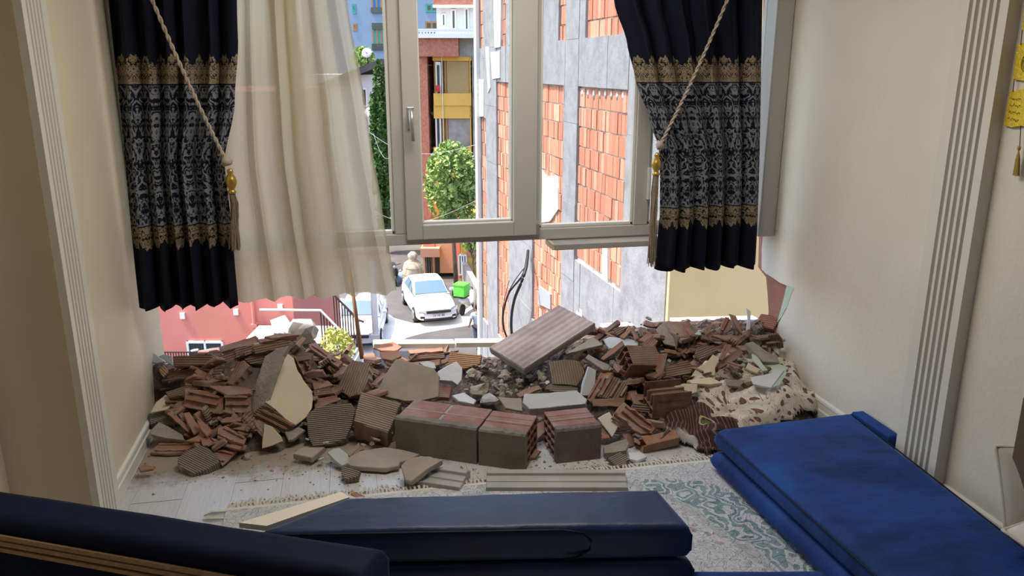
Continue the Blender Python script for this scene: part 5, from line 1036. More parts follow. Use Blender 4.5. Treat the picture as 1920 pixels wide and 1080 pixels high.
def drape(name, label, y0, zs, m, folds, amp, cloth_w, left, right, phase=0, thick=.0, hem=.007, nu=220, nv=46, sharp=1.0, group=None):
    """hanging cloth: left(z), right(z) give its edges; folds run down it; UV = (metres of cloth, height)"""
    vs = []; uvs = []; fs = []
    for j in range(nv+1):
        z = zs[0]+(zs[1]-zs[0])*j/nv; l, r = left(z), right(z)
        for i in range(nu+1):
            s = i/nu; ss = s+.012*math.sin(s*23+phase)+.01*math.sin(s*9+z*1.5+phase)
            a = math.sin(2*math.pi*folds*ss+phase); a = math.copysign(abs(a)**sharp, a)
            k = amp*(.55+.45*(1-(z-zs[0])/(zs[1]-zs[0])))*(r-l)/max(.01, right(zs[0])-left(zs[0]))
            zz = z+(hem*math.sin(2*math.pi*folds*ss+phase+1.2)+hem*.7*math.sin(s*17+phase) if j == 0 else 0)
            x = l+(r-l)*s+.35*k*math.cos(4*math.pi*folds*ss+phase)*.5
            vs.append((x, y0+a*k+.35*k*math.sin(2*math.pi*folds*1.7*ss+2+z), zz)); uvs.append((s*cloth_w, z))
    for j in range(nv):
        for i in range(nu): a = j*(nu+1)+i; fs.append((a, a+1, a+nu+2, a+nu+1))
    c = Vector(((left(zs[0])+right(zs[0]))/2, y0, zs[0])); mb = MB().add(vs, fs); mb.v = [v-c for v in mb.v]; me = mb.mesh(name, m)
    me.polygons.foreach_set('use_smooth', [True]*len(me.polygons)); ul = me.uv_layers.new(name='UVMap')
    for lp in me.loops: ul.data[lp.index].uv = uvs[lp.vertex_index]
    o = bpy.data.objects.new(name, me); COL.objects.link(o); o.location = c
    if thick: sm = o.modifiers.new('t', 'SOLIDIFY'); sm.thickness = thick; sm.offset = 0
    top(o, label, 'curtain', group); return o
def pl(table):
    table = sorted(table)
    def f(z):
        if z <= table[0][0]: return table[0][1]
        for (a, u), (b, v) in zip(table, table[1:]):
            if z <= b: t = (z-a)/(b-a); t = t*t*(3-2*t)*.5+t*.5; return u+(v-u)*t
        return table[-1][1]
    return f
yc = 3.62
drape('brocade_curtain', 'navy curtain with silver brocade band at the left of the window', yc, (.612, 2.3), BROC, 6, .030, 1.05,
      pl([(.6, -.955), (1.6, -.925), (2.3, -.91)]), pl([(.6, -.535), (1.0, -.53), (1.25, -.535), (1.5, -.47), (1.75, -.435), (2.3, -.40)]), .4, .003)
drape('brocade_curtain', 'navy curtain with silver brocade band tied back at the right of the window', yc-.01, (.672, 2.3), BROC, 6, .032, 1.15,
      pl([(.66, 1.462), (.95, 1.475), (1.1, 1.468), (1.27, 1.452), (1.4, 1.40), (1.6, 1.315), (1.75, 1.27), (1.93, 1.20), (2.3, 1.12)]), pl([(.66, 1.995), (2.3, 1.90)]), 1.1, .003)
drape('sheer_curtain', 'cream sheer voile curtain hanging between the left navy curtain and window', 3.68, (.612, 2.3), sheer_mat(), 6, .03, 1.9,
      pl([(.6, -.545), (1.2, -.56), (2.3, -.45)]), pl([(.6, .185), (1.0, .135), (1.4, .09), (1.95, .022), (2.3, -.01)]), 2.2, 0, .003, 320, 40, 1)
MB().tube([(-.97, yc+.02, 2.33), (2.12, yc+.02, 2.33)], .012, 10).build('curtain_rail', METD, loc=(0, yc, 2.33), smooth=True)
top(bpy.data.objects['curtain_rail'], 'curtain rail above the window, out of view', 'curtain rail')
# tiebacks: two twisted strands, gilded bulb, long fringe
def tieback(label, tp, knot, bulb, ftop, fbot, y, group='curtain tiebacks'):
    k = Yp(*knot, y); t_ = Yp(*tp, y-.02); up_ = k+(t_-k)*1.25
    e = top(empty('curtain_tieback', loc=k), label, 'tieback')
    L = (up_-k).length; ax = (up_-k).normalized(); n = int(L/.006); u = ax.cross(Vector((0, 1, 0))).normalized(); w = ax.cross(u)
    rp = MB()
    for s_ in (0, math.pi): rp.tube([(up_-k)*(i/n)+(u*math.cos(i*.55+s_)+w*math.sin(i*.55+s_))*.0042+Vector((0, 0, -.03*math.sin(math.pi*i/n))) for i in range(n+1)], .0048, 6)
    rp.build('rope', ROPE, parent=e, smooth=True)
    kn = blob(.022, 3, .3, 2, (1, .8, 1.1)); kn.build('knot', ROPE, parent=e, smooth=True)
    b0 = Yp(*bulb, y)-k; f0 = Yp(*ftop, y)-k; f1 = Yp(*fbot, y)-k; h = f0.z-b0.z
    pr = [(.004, .05), (.012, .045), (.013, .035), (.010, .028), (.021, .010), (.024, -.006), (.020, -.022), (.011, -.038), (.014, -.044), (.019, -.052), (.015, -.058)]
    g = MB().lathe(pr, 18, b0); 
    go = g.build('gilded_bulb', GOLDP, parent=e, smooth=True)
    fr = MB(); rn = random.Random(int(tp[0]))
    for i in range(64):
        a = rn.uniform(0, 6.28); r0 = .013*math.sqrt(rn.random()); r1 = r0*1.0+rn.uniform(0, .012); L_ = rn.uniform(.9, 1.0)
        pts = [f0.lerp(f1, q*L_)+Vector((math.cos(a), math.sin(a), 0))*(r0+(r1-r0)*q)+Vector((.003*math.sin(q*9+a*3), 0, 0)) for q in (0, .2, .4, .6, .8, 1)]
        fr.tube([Vector(b0)+Vector((0, 0, -.055))+Vector((math.cos(a), math.sin(a), 0))*r0]+pts[1:], .0019, 4)
    fr.build('fringe', FRNG, parent=e)
tieback('rope tieback with gilded bulb and hidden fringe on the left curtain', (288, 0), (424, 302), (433, 338), (440, 360), (441, 470), yc-.05)
tieback('rope tieback with gilded bulb and long fringe on the right curtain', (1361, 0), (1238, 272), (1231, 306), (1229, 325), (1221, 500), yc-.05)

# ------------------------------------------------------------------ hanging gold ornament on the right wall
xo = XR-.012; oc = Xp(1920, 130, xo); O_ = top(empty('wall_ornament', loc=oc), 'gold hanging wall ornament of stacked plaques with tassel at the right edge', 'wall ornament')
def plaque(name, pxs, th=.006):
    q = [Xp(x, y, xo) for x, y in pxs]; m = MB(); vs = [p-oc for p in q]; n = len(vs)
    m.add(vs+[v+Vector((th, 0, 0)) for v in vs], [tuple(range(n)), tuple(range(2*n-1, n-1, -1))]+[(i, i+n, (i+1) % n+n, (i+1) % n) for i in range(n)]); o = m.build(name, GOLD, parent=O_, bevel=.0012); return o
GE = mat('gold_embossed', (.30, .20, .03), (.45, .32, .05), bump=0, metal=.4, rough=.4)
P1 = plaque('plaque', [(1916, 56), (1944, 62), (1948, -20), (1924, -24)]); P2 = plaque('plaque', [(1898, 149), (1922, 152), (1948, 156), (1952, 82), (1930, 78), (1907, 83)])
P3 = plaque('open_book_plaque', [(1881, 235), (1896, 239), (1915, 236), (1934, 242), (1950, 241), (1954, 172), (1938, 168), (1920, 166), (1905, 170), (1893, 171)])
sm = MB(); rn = random.Random(3)
for r_ in range(4):       # rows of embossed script like strokes
    for k in range(6):
        x = 1891+r_*-.5+k*3.4+(3-r_)*1.2; y = 184+r_*13+k*.4; a = Xp(x, y, xo-.0015); b = Xp(x+rn.uniform(1.2, 2.6), y+rn.uniform(-3.5, 3.5), xo-.0015); sm.tube([a-oc, (a+b)/2-oc+Vector((0, 0, rn.uniform(-.004, .004))), b-oc], .0012, 4)
sm.build('embossed_script', GE, parent=P3)
em = MB(); c = Xp(1926, 118, xo-.0015)
for rr in (.018, .024): em.tube([c-oc+Vector((0, rr*math.cos(a), rr*1.2*math.sin(a))) for a in [k*math.pi/9 for k in range(19)]], .0012, 4)
em.build('embossed_ring', GE, parent=P2)
for a, b in (((1917, 56), (1914, 84)), ((1902, 148), (1899, 172)), ((1914, 236), (1912, 276))):
    p, q = Xp(*a, xo-.002)-oc, Xp(*b, xo-.002)-oc; MB().tube([p, q], .0014, 5).build('cord', METD, parent=O_)
t0 = Xp(1911, 276, xo-.006)-oc; t1 = Xp(1905, 330, xo-.006)-oc; tm_ = MB().lathe([(.004, .004), (.006, -.002), (.004, -.01)], 10, t0)
for i in range(40):
    a = rn.uniform(0, 6.28); tm_.tube([t0+Vector((0, 0, -.006)), t0.lerp(t1, .4)+Vector((math.cos(a)*.006, math.sin(a)*.006, 0)), t1+Vector((math.cos(a)*.008, math.sin(a)*.010, rn.uniform(0, .004)))], .0010, 3)
tm_.build('tassel', mat('olive_gold_thread', (.38, .28, .06), (.5, .38, .1), bump=.2), parent=O_)

# ------------------------------------------------------------------ rug
def rug_mat():
    m, nt, b = uvmat('patterned_rug'); co = coords(nt); 
    wn_ = nt.nodes.new('ShaderNodeTexNoise'); wn_.inputs['Scale'].default_value = 5; nt.links.new(co, wn_.inputs['Vector'])
    sub_ = nt.nodes.new('ShaderNodeVectorMath'); sub_.operation = 'SUBTRACT'; nt.links.new(wn_.outputs['Color'], sub_.inputs[0]); sub_.inputs[1].default_value = (.5, .5, .5)
    scl = nt.nodes.new('ShaderNodeVectorMath'); scl.operation = 'SCALE'; nt.links.new(sub_.outputs[0], scl.inputs[0]); scl.inputs['Scale'].default_value = .16
    ad = nt.nodes.new('ShaderNodeVectorMath'); nt.links.new(co, ad.inputs[0]); nt.links.new(scl.outputs[0], ad.inputs[1])
    sp = nt.nodes.new('ShaderNodeSeparateXYZ'); nt.links.new(co, sp.inputs[0]); X, Y_ = sp.outputs[0], sp.outputs[1]   # origin: far edge centre, y negative towards viewer
    vein = ramp(nt, noise_(nt, ad.outputs[0], 26, 1, .4, 1.2), .485, .50, (1, 1, 1), (0, 0, 0)); vein2 = ramp(nt, noise_(nt, ad.outputs[0], 26, 1, .4, 1.2), .50, .53, (0, 0, 0), (1, 1, 1))
    scroll = math_(nt, 'ADD', vein, vein2)
    vo = nt.nodes.new('ShaderNodeTexWave'); vo.inputs['Scale'].default_value = 5; vo.inputs['Distortion'].default_value = 22; vo.inputs['Detail'].default_value = 1.5; vo.inputs['Detail Scale'].default_value = 2.2; nt.links.new(co, vo.inputs[0])
    leaf = ramp(nt, vo.outputs['Fac'], .52, .60, (0, 0, 0), (1, 1, 1))
    # medallion: rounded shape about (cx, cy)
    def ell(cx, cy, rx, ry, p=2.0):
        a = math_(nt, 'POWER', math_(nt, 'ABSOLUTE', math_(nt, 'DIVIDE', math_(nt, 'SUBTRACT', X, cx), rx)), p); c = math_(nt, 'POWER', math_(nt, 'ABSOLUTE', math_(nt, 'DIVIDE', math_(nt, 'SUBTRACT', Y_, cy), ry)), p)
        return math_(nt, 'ADD', a, c)
    ein = ell(0, -1.1, .70, 1.2, 2.0); eout = ell(0, -1.1, .79, 1.01, 6)
    wob = math_(nt, 'MULTIPLY', math_(nt, 'SUBTRACT', noise_(nt, co, 9, 2), .5), .4)
    ein = math_(nt, 'ADD', ein, wob); eout = math_(nt, 'ADD', eout, wob)
    teal = math_(nt, 'MULTIPLY', ramp(nt, ein, .98, 1.0, (0, 0, 0), (1, 1, 1)), ramp(nt, eout, .98, 1.0, (1, 1, 1), (0, 0, 0)))
    inner = math_(nt, 'LESS_THAN', ein, .98); ring = ramp(nt, math_(nt, 'PINGPONG', math_(nt, 'MULTIPLY', ein, 12), 1.0), .3, .5, (0, 0, 0), (1, 1, 1))
    base = ramp(nt, noise_(nt, co, 60, 3), .4, .6, (.60, .61, .63), (.74, .75, .77))
    c = mixc(nt, math_(nt, 'MULTIPLY', teal, math_(nt, 'SUBTRACT', 1.0, leaf)), base, ramp(nt, noise_(nt, co, 14, 2), .4, .6, (.13, .26, .27), (.22, .36, .36)))
    fl_ = nt.nodes.new('ShaderNodeTexVoronoi'); fl_.inputs['Scale'].default_value = 26; nt.links.new(ad.outputs[0], fl_.inputs['Vector'])
    fm = math_(nt, 'MULTIPLY', math_(nt, 'LESS_THAN', fl_.outputs['Distance'], .36), math_(nt, 'GREATER_THAN', noise_(nt, co, 7, 1), .54))
    fm = math_(nt, 'MULTIPLY', fm, math_(nt, 'LESS_THAN', ein, .90))
    c = mixc(nt, math_(nt, 'MULTIPLY', fm, .8), c, (.42, .24, .24))
    g2 = math_(nt, 'MULTIPLY', math_(nt, 'MULTIPLY', inner, math_(nt, 'GREATER_THAN', ein, .82)), ring); c = mixc(nt, math_(nt, 'MULTIPLY', g2, .45), c, (.34, .36, .36))
    c = mixc(nt, math_(nt, 'MULTIPLY', scroll, .38), c, (.30, .32, .35))
    nt.links.new(c, b.inputs['Base Color']); b.inputs['Roughness'].default_value = .95; b.inputs['Specular IOR Level'].default_value = .1
    h = math_(nt, 'ADD', math_(nt, 'MULTIPLY', leaf, 1.0), math_(nt, 'SUBTRACT', math_(nt, 'MULTIPLY', noise_(nt, co, 120, 3), .4), math_(nt, 'MULTIPLY', scroll, .9)))
    bn = nt.nodes.new('ShaderNodeBump'); bn.inputs['Strength'].default_value = .8; bn.inputs['Distance'].default_value = .006; nt.links.new(h, bn.inputs['Height']); nt.links.new(bn.outputs[0], b.inputs['Normal']); return m
RUGM = rug_mat(); RE = 2.865
r_ = top(empty('rug', loc=(.68, RE, 0)), 'white carved rug with teal scroll border and pink flowers, partly under the blue sofa pieces', 'rug')
MB().box(-1.22, 1.22, -3.3, 0, .001, .014).build('pile', RUGM, parent=r_, bevel=.003)
RF = mat('rug_fringe_wool', (.60, .57, .50), (.70, .67, .60), bump=.3, bscale=150)
f = MB(); f.box(-1.22, 1.22, 0, .02, .001, .011)
rn = random.Random(9)
for k in range(150):
    x = -1.21+2.42*k/149; f.tube([(x, .018, .008), (x+rn.uniform(-.006, .006), .032, .014), (x+rn.uniform(-.01, .01), .045, .008)], [.0035, .0065, .005], 5)
    for q in range(2): x2 = x+rn.uniform(-.008, .008); f.tube([(x, .045, .008), (x2, .062, .006), (x2+rn.uniform(-.012, .012), .085+rn.uniform(-.01, .012), .003)], .0022, 4)
for k in range(60):
    y = -.05*k; f.tube([(-1.22, y, .008), (-1.27, y+rn.uniform(-.01, .01), .01), (-1.30, y+rn.uniform(-.02, .02), .004)], [.004, .007, .002], 5)
fo_ = f.build('fringe', RF, parent=r_); fo_['kind'] = 'stuff'

# ------------------------------------------------------------------ floral cloth heap in front of the right wall
def cloth_mat():
    m, nt, b = uvmat('floral_cloth'); uv = coords(nt, 'UV'); v = nt.nodes.new('ShaderNodeTexVoronoi'); v.inputs['Scale'].default_value = 23; v.inputs['Randomness'].default_value = .8; nt.links.new(uv, v.inputs['Vector'])
    d = math_(nt, 'ADD', v.outputs['Distance'], math_(nt, 'MULTIPLY', math_(nt, 'SUBTRACT', noise_(nt, uv, 30, 2), .5), .35))
    c = ramp(nt, noise_(nt, uv, 5, 3), .4, .6, (.56, .51, .41), (.68, .63, .53)); c = mixc(nt, math_(nt, 'LESS_THAN', d, .38), c, (.17, .07, .07)); c = mixc(nt, math_(nt, 'LESS_THAN', d, .13), c, (.26, .13, .12))
    st_ = ramp(nt, noise_(nt, uv, 22, 1, .4, 1.5), .49, .50, (0, 0, 0), (1, 1, 1)); s2 = ramp(nt, noise_(nt, uv, 22, 1, .4, 1.5), .515, .525, (1, 1, 1), (0, 0, 0)); c = mixc(nt, math_(nt, 'MULTIPLY', math_(nt, 'MULTIPLY', st_, s2), .8), c, (.10, .09, .08))
    nt.links.new(c, b.inputs['Base Color']); b.inputs['Roughness'].default_value = .9; return m
def maroon_mat():
    m, nt, b = uvmat('maroon_cloth'); uv = coords(nt, 'UV'); v = nt.nodes.new('ShaderNodeTexVoronoi'); v.inputs['Scale'].default_value = 7; nt.links.new(uv, v.inputs['Vector'])
    w = nt.nodes.new('ShaderNodeTexWave'); w.inputs['Scale'].default_value = 14; w.inputs['Distortion'].default_value = 1; nt.links.new(uv, w.inputs[0])
    c = mixc(nt, math_(nt, 'GREATER_THAN', w.outputs['Fac'], .93), (.055, .022, .022), (.22, .15, .13)); d = v.outputs['Distance']
    c = mixc(nt, math_(nt, 'MULTIPLY', math_(nt, 'LESS_THAN', d, .24), math_(nt, 'GREATER_THAN', d, .19)), c, (.42, .40, .20)); c = mixc(nt, math_(nt, 'LESS_THAN', d, .12), c, (.09, .12, .05))
    c = mixc(nt, ramp(nt, noise_(nt, uv, 3.5, 1), .60, .62, (0, 0, 0), (1, 1, 1)), c, (.48, .45, .42))
    nt.links.new(c, b.inputs['Base Color']); b.inputs['Roughness'].default_value = .9; return m
def heap_cloth(name, label, poly, m, seed, base, fh, cat='cloth', rot=0.3, fr=17):
    """crumpled cloth filling a floor outline: domain warped ridged folds over a low mound"""
    P = [Zp(x, y, .04) for x, y in poly]; P2 = [(p.x, p.y) for p in P]; x0, x1 = min(p[0] for p in P2), max(p[0] for p in P2); y0, y1 = min(p[1] for p in P2), max(p[1] for p in P2)
    def dist(x, y):
        if not inside(x, y, P2): return -1
        b = 9
        for i in range(len(P2)):
            a = Vector(P2[i]); c = Vector(P2[i-1]); ab = c-a; t = max(0, min(1, (Vector((x, y))-a).dot(ab)/max(ab.length_squared, 1e-9))); b = min(b, (Vector((x, y))-a-ab*t).length)
        return b
    NX = int((x1-x0)/.0065); NY = int((y1-y0)/.0065); idx = {}; vs = []; uvs = []; fs = []
    for j in range(NY+1):
        for i in range(NX+1):
            x = x0+(x1-x0)*i/NX; y = y0+(y1-y0)*j/NY
            wx = x+.06*noise.noise(Vector((x*6, y*6, seed))); wy = y+.06*noise.noise(Vector((x*6, y*6, seed+5)))
            d = dist(x+.022*noise.noise(Vector((x*18, y*18, seed+9))), y+.02*noise.noise(Vector((x*18, y*18, seed+3))))
            if d < 0: continue
            u = wx*math.cos(rot)+wy*math.sin(rot); w = -wx*math.sin(rot)+wy*math.cos(rot)
            n1 = 1-math.sqrt(noise.noise(Vector((u*fr*.35, w*fr, seed)))**2+.012)*2.4; n2 = 1-math.sqrt(noise.noise(Vector((u*fr*.9, w*fr*1.2, seed+2)))**2+.02)*2
            e = min(1, d/.045)**.6; h = e*(base*min(1, d/.12+.45)+fh*max(0, n1)+fh*.4*max(0, n2))
            g = Hh(x, y)*.75
            idx[i, j] = len(vs); vs.append(Vector((x, y, .004+g+h))); uvs.append((u*1.15+h*.7, w*1.15+h*.9))
    for j in range(NY):
        for i in range(NX):
            q = [(i, j), (i+1, j), (i+1, j+1), (i, j+1)]
            if all(k in idx for k in q): fs.append(tuple(idx[k] for k in q))
    c = Vector(((x0+x1)/2, (y0+y1)/2, 0)); mb = MB().add([v-c for v in vs], fs); me = mb.mesh(name, m); me.polygons.foreach_set('use_smooth', [True]*len(me.polygons)); ul = me.uv_layers.new(name='UVMap')
    for lp in me.loops: ul.data[lp.index].uv = uvs[lp.vertex_index]
    o = bpy.data.objects.new(name, me); COL.objects.link(o); o.location = c; s_ = o.modifiers.new('t', 'SOLIDIFY'); s_.thickness = .004; top(o, label, cat); return o
heap_cloth('floral_cloth', 'crumpled cream cloth with maroon flowers heaped along the right wall', [(1288, 765), (1300, 742), (1340, 724), (1380, 718), (1440, 722), (1475, 706), (1510, 712), (1548, 728), (1562, 745), (1560, 772), (1500, 790), (1440, 806), (1390, 812), (1350, 806), (1310, 790)], cloth_mat(), 3, .022, .062, rot=.25, fr=10.5)
heap_cloth('maroon_cloth', 'crumpled dark maroon cloth with pale stripes beside the ridged front brick', [(1237, 790), (1250, 775), (1300, 772), (1350, 778), (1395, 796), (1390, 812), (1350, 838), (1322, 842), (1300, 828), (1270, 822), (1245, 812)], maroon_mat(), 11, .03, .065, rot=-.5, fr=11)

# ------------------------------------------------------------------ sofa pieces and cushions
def soft_box(name, quad, z0, z1, m, parent=None, bev=.045, seed=0, bulge=.012, wr=.004, loc=None, skew=None):
    """padded block over a four cornered outline (world xy, counter-clockwise) with round edges and soft wrinkles"""
    q = [Vector((p[0], p[1], 0)) for p in quad]; N = 44; K = 8; H_ = z1-z0; rings = []
    cen = sum(q, Vector())/4
    def P(s, t): return q[0]*(1-s)*(1-t)+q[1]*s*(1-t)+q[2]*s*t+q[3]*(1-s)*t
    vs = []; fs = []; NX_ = 60; NY_ = 60
    lx = (q[1]-q[0]).length; ly = (q[3]-q[0]).length
    def prof(s, L):                # height falloff near the edge, quarter round
        d = min(s, 1-s)*L
        return 1.0 if d >= bev else math.sqrt(max(0, 1-(1-d/bev)**2))
    def grid(sign):
        o0 = len(vs)
        for j in range(NY_+1):
            for i in range(NX_+1):
                def rem(a, L):
                    k = bev/L; 
                    return a
                s = .5-.5*math.cos(math.pi*i/NX_) if False else i/NX_; t = j/NY_
                s = s*s*(3-2*s)*.55+s*.45; t = t*t*(3-2*t)*.55+t*.45
                if i == 0: s = 0
                if j == 0: t = 0
                p = P(s, t); e = min(prof(s, lx), prof(t, ly)) if True else 1
                zc = (z0+z1)/2; h = H_/2; hh = h-bev*.9*(1-e) if bev < h else h*e
                w = bulge*math.sin(math.pi*s)*math.sin(math.pi*t)+wr*noise.noise(Vector((p.x*7, p.y*4, seed)))+wr*.6*noise.noise(Vector((p.x*17, p.y*9, seed+2)))
                vs.append(Vector((p.x, p.y, zc+sign*hh+(w*e if sign > 0 else 0))))
        for j in range(NY_):
            for i in range(NX_):
                a = o0+j*(NX_+1)+i; f_ = (a, a+1, a+NX_+2, a+NX_+1); fs.append(f_ if sign > 0 else f_[::-1])
        return o0
    a0 = grid(1); b0 = grid(-1)
    def side(lst):
        for (i, j), (i2, j2) in zip(lst, lst[1:]):
            k1, k2 = j*(NX_+1)+i, j2*(NX_+1)+i2; fs.append((a0+k1, b0+k1, b0+k2, a0+k2))
    side([(i, 0) for i in range(NX_+1)]); side([(NX_, j) for j in range(NY_+1)]); side([(i, NY_) for i in range(NX_, -1, -1)]); side([(0, j) for j in range(NY_, -1, -1)])
    mb = MB().add(vs, fs); o = mb.build(name, m, parent=parent, loc=loc, smooth=True); return o
def rim(name, quad, z, r, m, parent, loc):
    pts = [Vector((p[0], p[1], z)) for p in quad]; pts.append(pts[0]); out = []
    for a, b in zip(pts, pts[1:]): out += [a.lerp(b, k/8) for k in range(8)]
    out.append(pts[0]); mb = MB().tube(out, r, 6); mb.build(name, m, parent=parent, loc=loc, smooth=True)
# right: folded sofa seat lying on the rug along the wall (two layers)
zt = .21; A1 = Zp(1341, 800, zt); A2 = Zp(1642, 764, zt); A3 = Zp(1925, 994, zt); A4 = Zp(1655, 1080, zt)
d1 = (A4-A1).normalized(); A4 = A1+d1*1.9; d2 = (A3-A2).normalized(); A3 = A2+d2*1.9
loc = (A1+A2+A3+A4)/4; loc.z = 0
E_ = top(empty('sofa', loc=loc), 'large royal blue velvet sofa seat pad in two layers lying by the right wall', 'sofa')
far_ = A1.lerp(A2, .93); A3.x = min(A3.x, 2.08)
ear = [Vector((A2.x-.12, 2.58, 0)), Vector((XR-.008, 2.58, 0)), Vector((XR-.008, A2.y-.01, 0)), Vector((A2.x-.12, A1.lerp(A2, .84).y, 0))]
A2b = A1+(A2-A1)*((2.08-A1.x)/(A2.x-A1.x)) if A2.x > 2.08 else A2
soft_box('seat_pad', ear, .05, zt-.002, VELV, E_, .012, 5, 0, .002, loc)
Q = [A4, A3, A2b, A1]
soft_box('seat_pad', Q, .105, zt, VELV, E_, .045, 3, .015, .006, loc)
Q2 = [p+Vector((-.012, .0, 0)) for p in Q]; soft_box('seat_pad', Q2, .016, .112, VELV, E_, .045, 8, .0, .002, loc)
rim('piping', Q, .190, .003, PIPE, E_, loc)
# middle: two and a half stacked pads in shade-darkened velvet seen from behind
zt = .36; B1 = Zp(440, 1008, zt); B2 = Zp(668, 930, zt); B3 = Zp(1222, 917, zt); B4 = Zp(1296, 962, zt); B5 = Zp(1292, 990, zt)
far_l, far_r, near_r, near_l = Zp(655, 930, zt), Zp(1235, 914, zt), Zp(1300, 985, zt), Zp(470, 1000, zt)
loc = (far_l+far_r+near_l+near_r)/4; loc.z = 0
E_ = top(empty('sofa', loc=loc), 'long shaded blue velvet sofa backrest with curved seam lying across the foreground', 'sofa')
Q = [near_l, near_r, far_r, far_l]; soft_box('backrest_pad', Q, .245, zt, VELB, E_, .035, 13, .004, .003, loc)
sh = Vector((.012, -.004, 0)); soft_box('backrest_pad', [near_l+sh, near_r+sh, far_r+sh, far_l+sh], .13, .24, VELB, E_, .03, 14, 0, .002, loc)
soft_box('backrest_pad', [near_l+sh*.4, near_r+sh*.6, far_r, far_l], .016, .128, VELB, E_, .03, 15, 0, .002, loc)
# seam piping along the near top edge that loops down at the right
X_ = (near_r-near_l); sp_ = [near_l.lerp(near_r, t)+Vector((0, -.001, -.008)) for t in (0, .2, .4, .6, .70)]
yb = near_l.lerp(near_r, .74); sp_ += [yb+Vector((.01, -.003, -.018)), yb+Vector((.035, -.004, -.045)), yb+Vector((.030, -.005, -.075)), yb+Vector((-.01, -.006, -.095)), yb+Vector((-.045, -.006, -.10))]
MB().tube(sp_, .004, 6).build('piping', PIPE, parent=E_, loc=loc, smooth=True)
# left foreground: sofa back with wooden batten
zt = .60; C1 = Zp(-120, 893, zt); C2 = Zp(728, 1022, zt); ax = (C2-C1).normalized(); pn = Vector((ax.y, -ax.x, 0)); 
loc = (C1+C2)/2; loc.z = 0
E_ = top(empty('sofa', loc=loc), 'navy sofa back in the near left corner with a bare wooden batten', 'sofa')
Q = [C1+pn*.13, C2+pn*.13, C2, C1]; soft_box('back_pad', Q, .30, zt, VELD, E_, .035, 21, .0, .003, loc)
b1 = C1+pn*.137; b2 = C1.lerp(C2, .80)+pn*.133
mb = MB(); a_, b_ = b1-Vector((0, 0, zt)), b2-Vector((0, 0, zt))
SL = -.01
for z_, hh in ((.555, .012), (.538, .012), (.521, .010)): mb.add([a_+Vector((0, 0, z_+hh)), b_+Vector((0, 0, z_+SL+hh)), b_+Vector((0, 0, z_+SL)), a_+Vector((0, 0, z_))]+[p+pn*.006 for p in (a_+Vector((0, 0, z_+hh)), b_+Vector((0, 0, z_+SL+hh)), b_+Vector((0, 0, z_+SL)), a_+Vector((0, 0, z_)))], [(0, 1, 2, 3), (7, 6, 5, 4), (0, 4, 5, 1), (1, 5, 6, 2), (2, 6, 7, 3), (3, 7, 4, 0)])
mb.build('wooden_batten', WOODB, parent=E_, loc=loc)
Q = [C1+pn*.135, C2+pn*.135, C2+pn*.01, C1+pn*.01]; soft_box('seat_base', Q, .03, .31, VELD, E_, .03, 22, 0, .002, loc)
# nearest dark edge at the very bottom right of the middle
D1, D2 = Zp(1296, 1064, .22), Zp(1546, 1064, .22); ax2 = (D2-D1).normalized(); pn2 = Vector((ax2.y, -ax2.x, 0)); D2 = D2; loc = (D1+D2)/2; loc.z = 0
E2 = top(empty('footstool', loc=loc), 'dark blue velvet footstool edge at the bottom between sofa backrest and seat pad', 'footstool')
soft_box('pad', [D1+pn2*.3, D2+pn2*.3, D2, D1], .12, .22, VELV, E2, .03, 31, 0, .002, loc); soft_box('base', [D1+pn2*.3, D2+pn2*.3, D2, D1], .016, .122, VELD, E2, .02, 32, 0, .001, loc)
# cream board on the rug corner
bq = [Zp(x, y, .30) for x, y in ((448, 980), (640, 922), (655, 932), (500, 986))]
cb = MB(); n = 4; cb.add(bq+[p-Vector((0, 0, .018)) for p in bq], [(3, 2, 1, 0), (4, 5, 6, 7)]+[(i, (i+1) % 4, (i+1) % 4+4, i+4) for i in range(4)])
o = cb.build('cream_board', CREAMB, loc=bq[0]); top(o, 'cream coloured flat board edge sticking out behind the shaded blue sofa backrest', 'board')
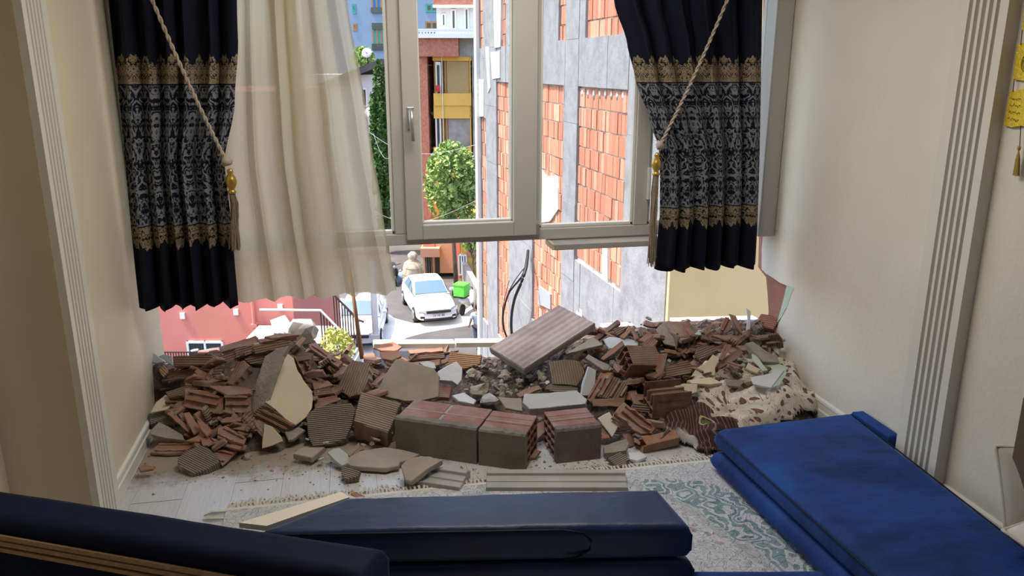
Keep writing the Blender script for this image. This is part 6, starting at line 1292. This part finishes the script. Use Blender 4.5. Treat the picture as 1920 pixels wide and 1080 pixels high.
# beige cushion and white pillow corner at the right edge
def cushion(name, label, c, w, h, t, M3, m, pip):
    e = top(empty(name, M=Matrix.Translation(c) @ M3), label, 'cushion'); vs = []; fs = []; N = 26
    for sgn in (1, -1):
        o0 = len(vs)
        for j in range(N+1):
            for i in range(N+1):
                u = -1+2*i/N; v = -1+2*j/N; k = 1-.03*(1-abs(v)**2)*abs(u)**3; k2 = 1-.03*(1-abs(u)**2)*abs(v)**3
                z = t/2*((1-u*u)*(1-v*v))**.42; vs.append(Vector((u*w/2*k, v*h/2*k2, sgn*z)))
        for j in range(N):
            for i in range(N): a = o0+j*(N+1)+i; q = (a, a+1, a+N+2, a+N+1); fs.append(q if sgn > 0 else q[::-1])
    MB().add(vs, fs).build('cover', m, parent=e, smooth=True)
    ed = [(i, 0) for i in range(N+1)]+[(N, j) for j in range(1, N+1)]+[(i, N) for i in range(N-1, -1, -1)]+[(0, j) for j in range(N-1, -1, -1)]
    MB().tube([vs[j*(N+1)+i] for i, j in ed], .006, 6, caps=False).build('piping', pip, parent=e, smooth=True)
c = Zp(1925, 925, .30)+Vector((.035, -.05, .06))+RT*.045-Vector((0, 0, .06))
cushion('cushion', 'pale beige cushion with piped edge leaning at the right picture edge', c, .34, .34, .10, Matrix.Rotation(math.radians(-40), 4, 'Z') @ Matrix.Rotation(math.radians(68), 4, 'X') @ Matrix.Rotation(math.radians(12), 4, 'Z'), CUSH, mat('cushion_piping', (.60, .57, .50), None, bump=0))
c = Zp(1905, 1018, .23); c = c+Vector((.12, -.10, .035))+RT*.008-FW*.015
cushion('pillow', 'white pillow corner on the blue seat pad at the lower right edge', c, .34, .30, .09, Matrix.Rotation(math.radians(15), 4, 'Z') @ Matrix.Rotation(math.radians(12), 4, 'X'), mat('white_pillow', (.66, .65, .63), (.72, .71, .69), bump=.4, bscale=12), RF)
c = Xp(1914, 835, XR-.02)
o = MB().box(XR-.05, XR-.002, c.y-.25, c.y-.005, .2, .62).build('side_board', mat('brown_board', (.13, .10, .075), None, bump=.05), loc=(XR-.03, c.y-.1, .2)); top(o, 'dark brown board end behind the beige cushion at the right wall', 'board')
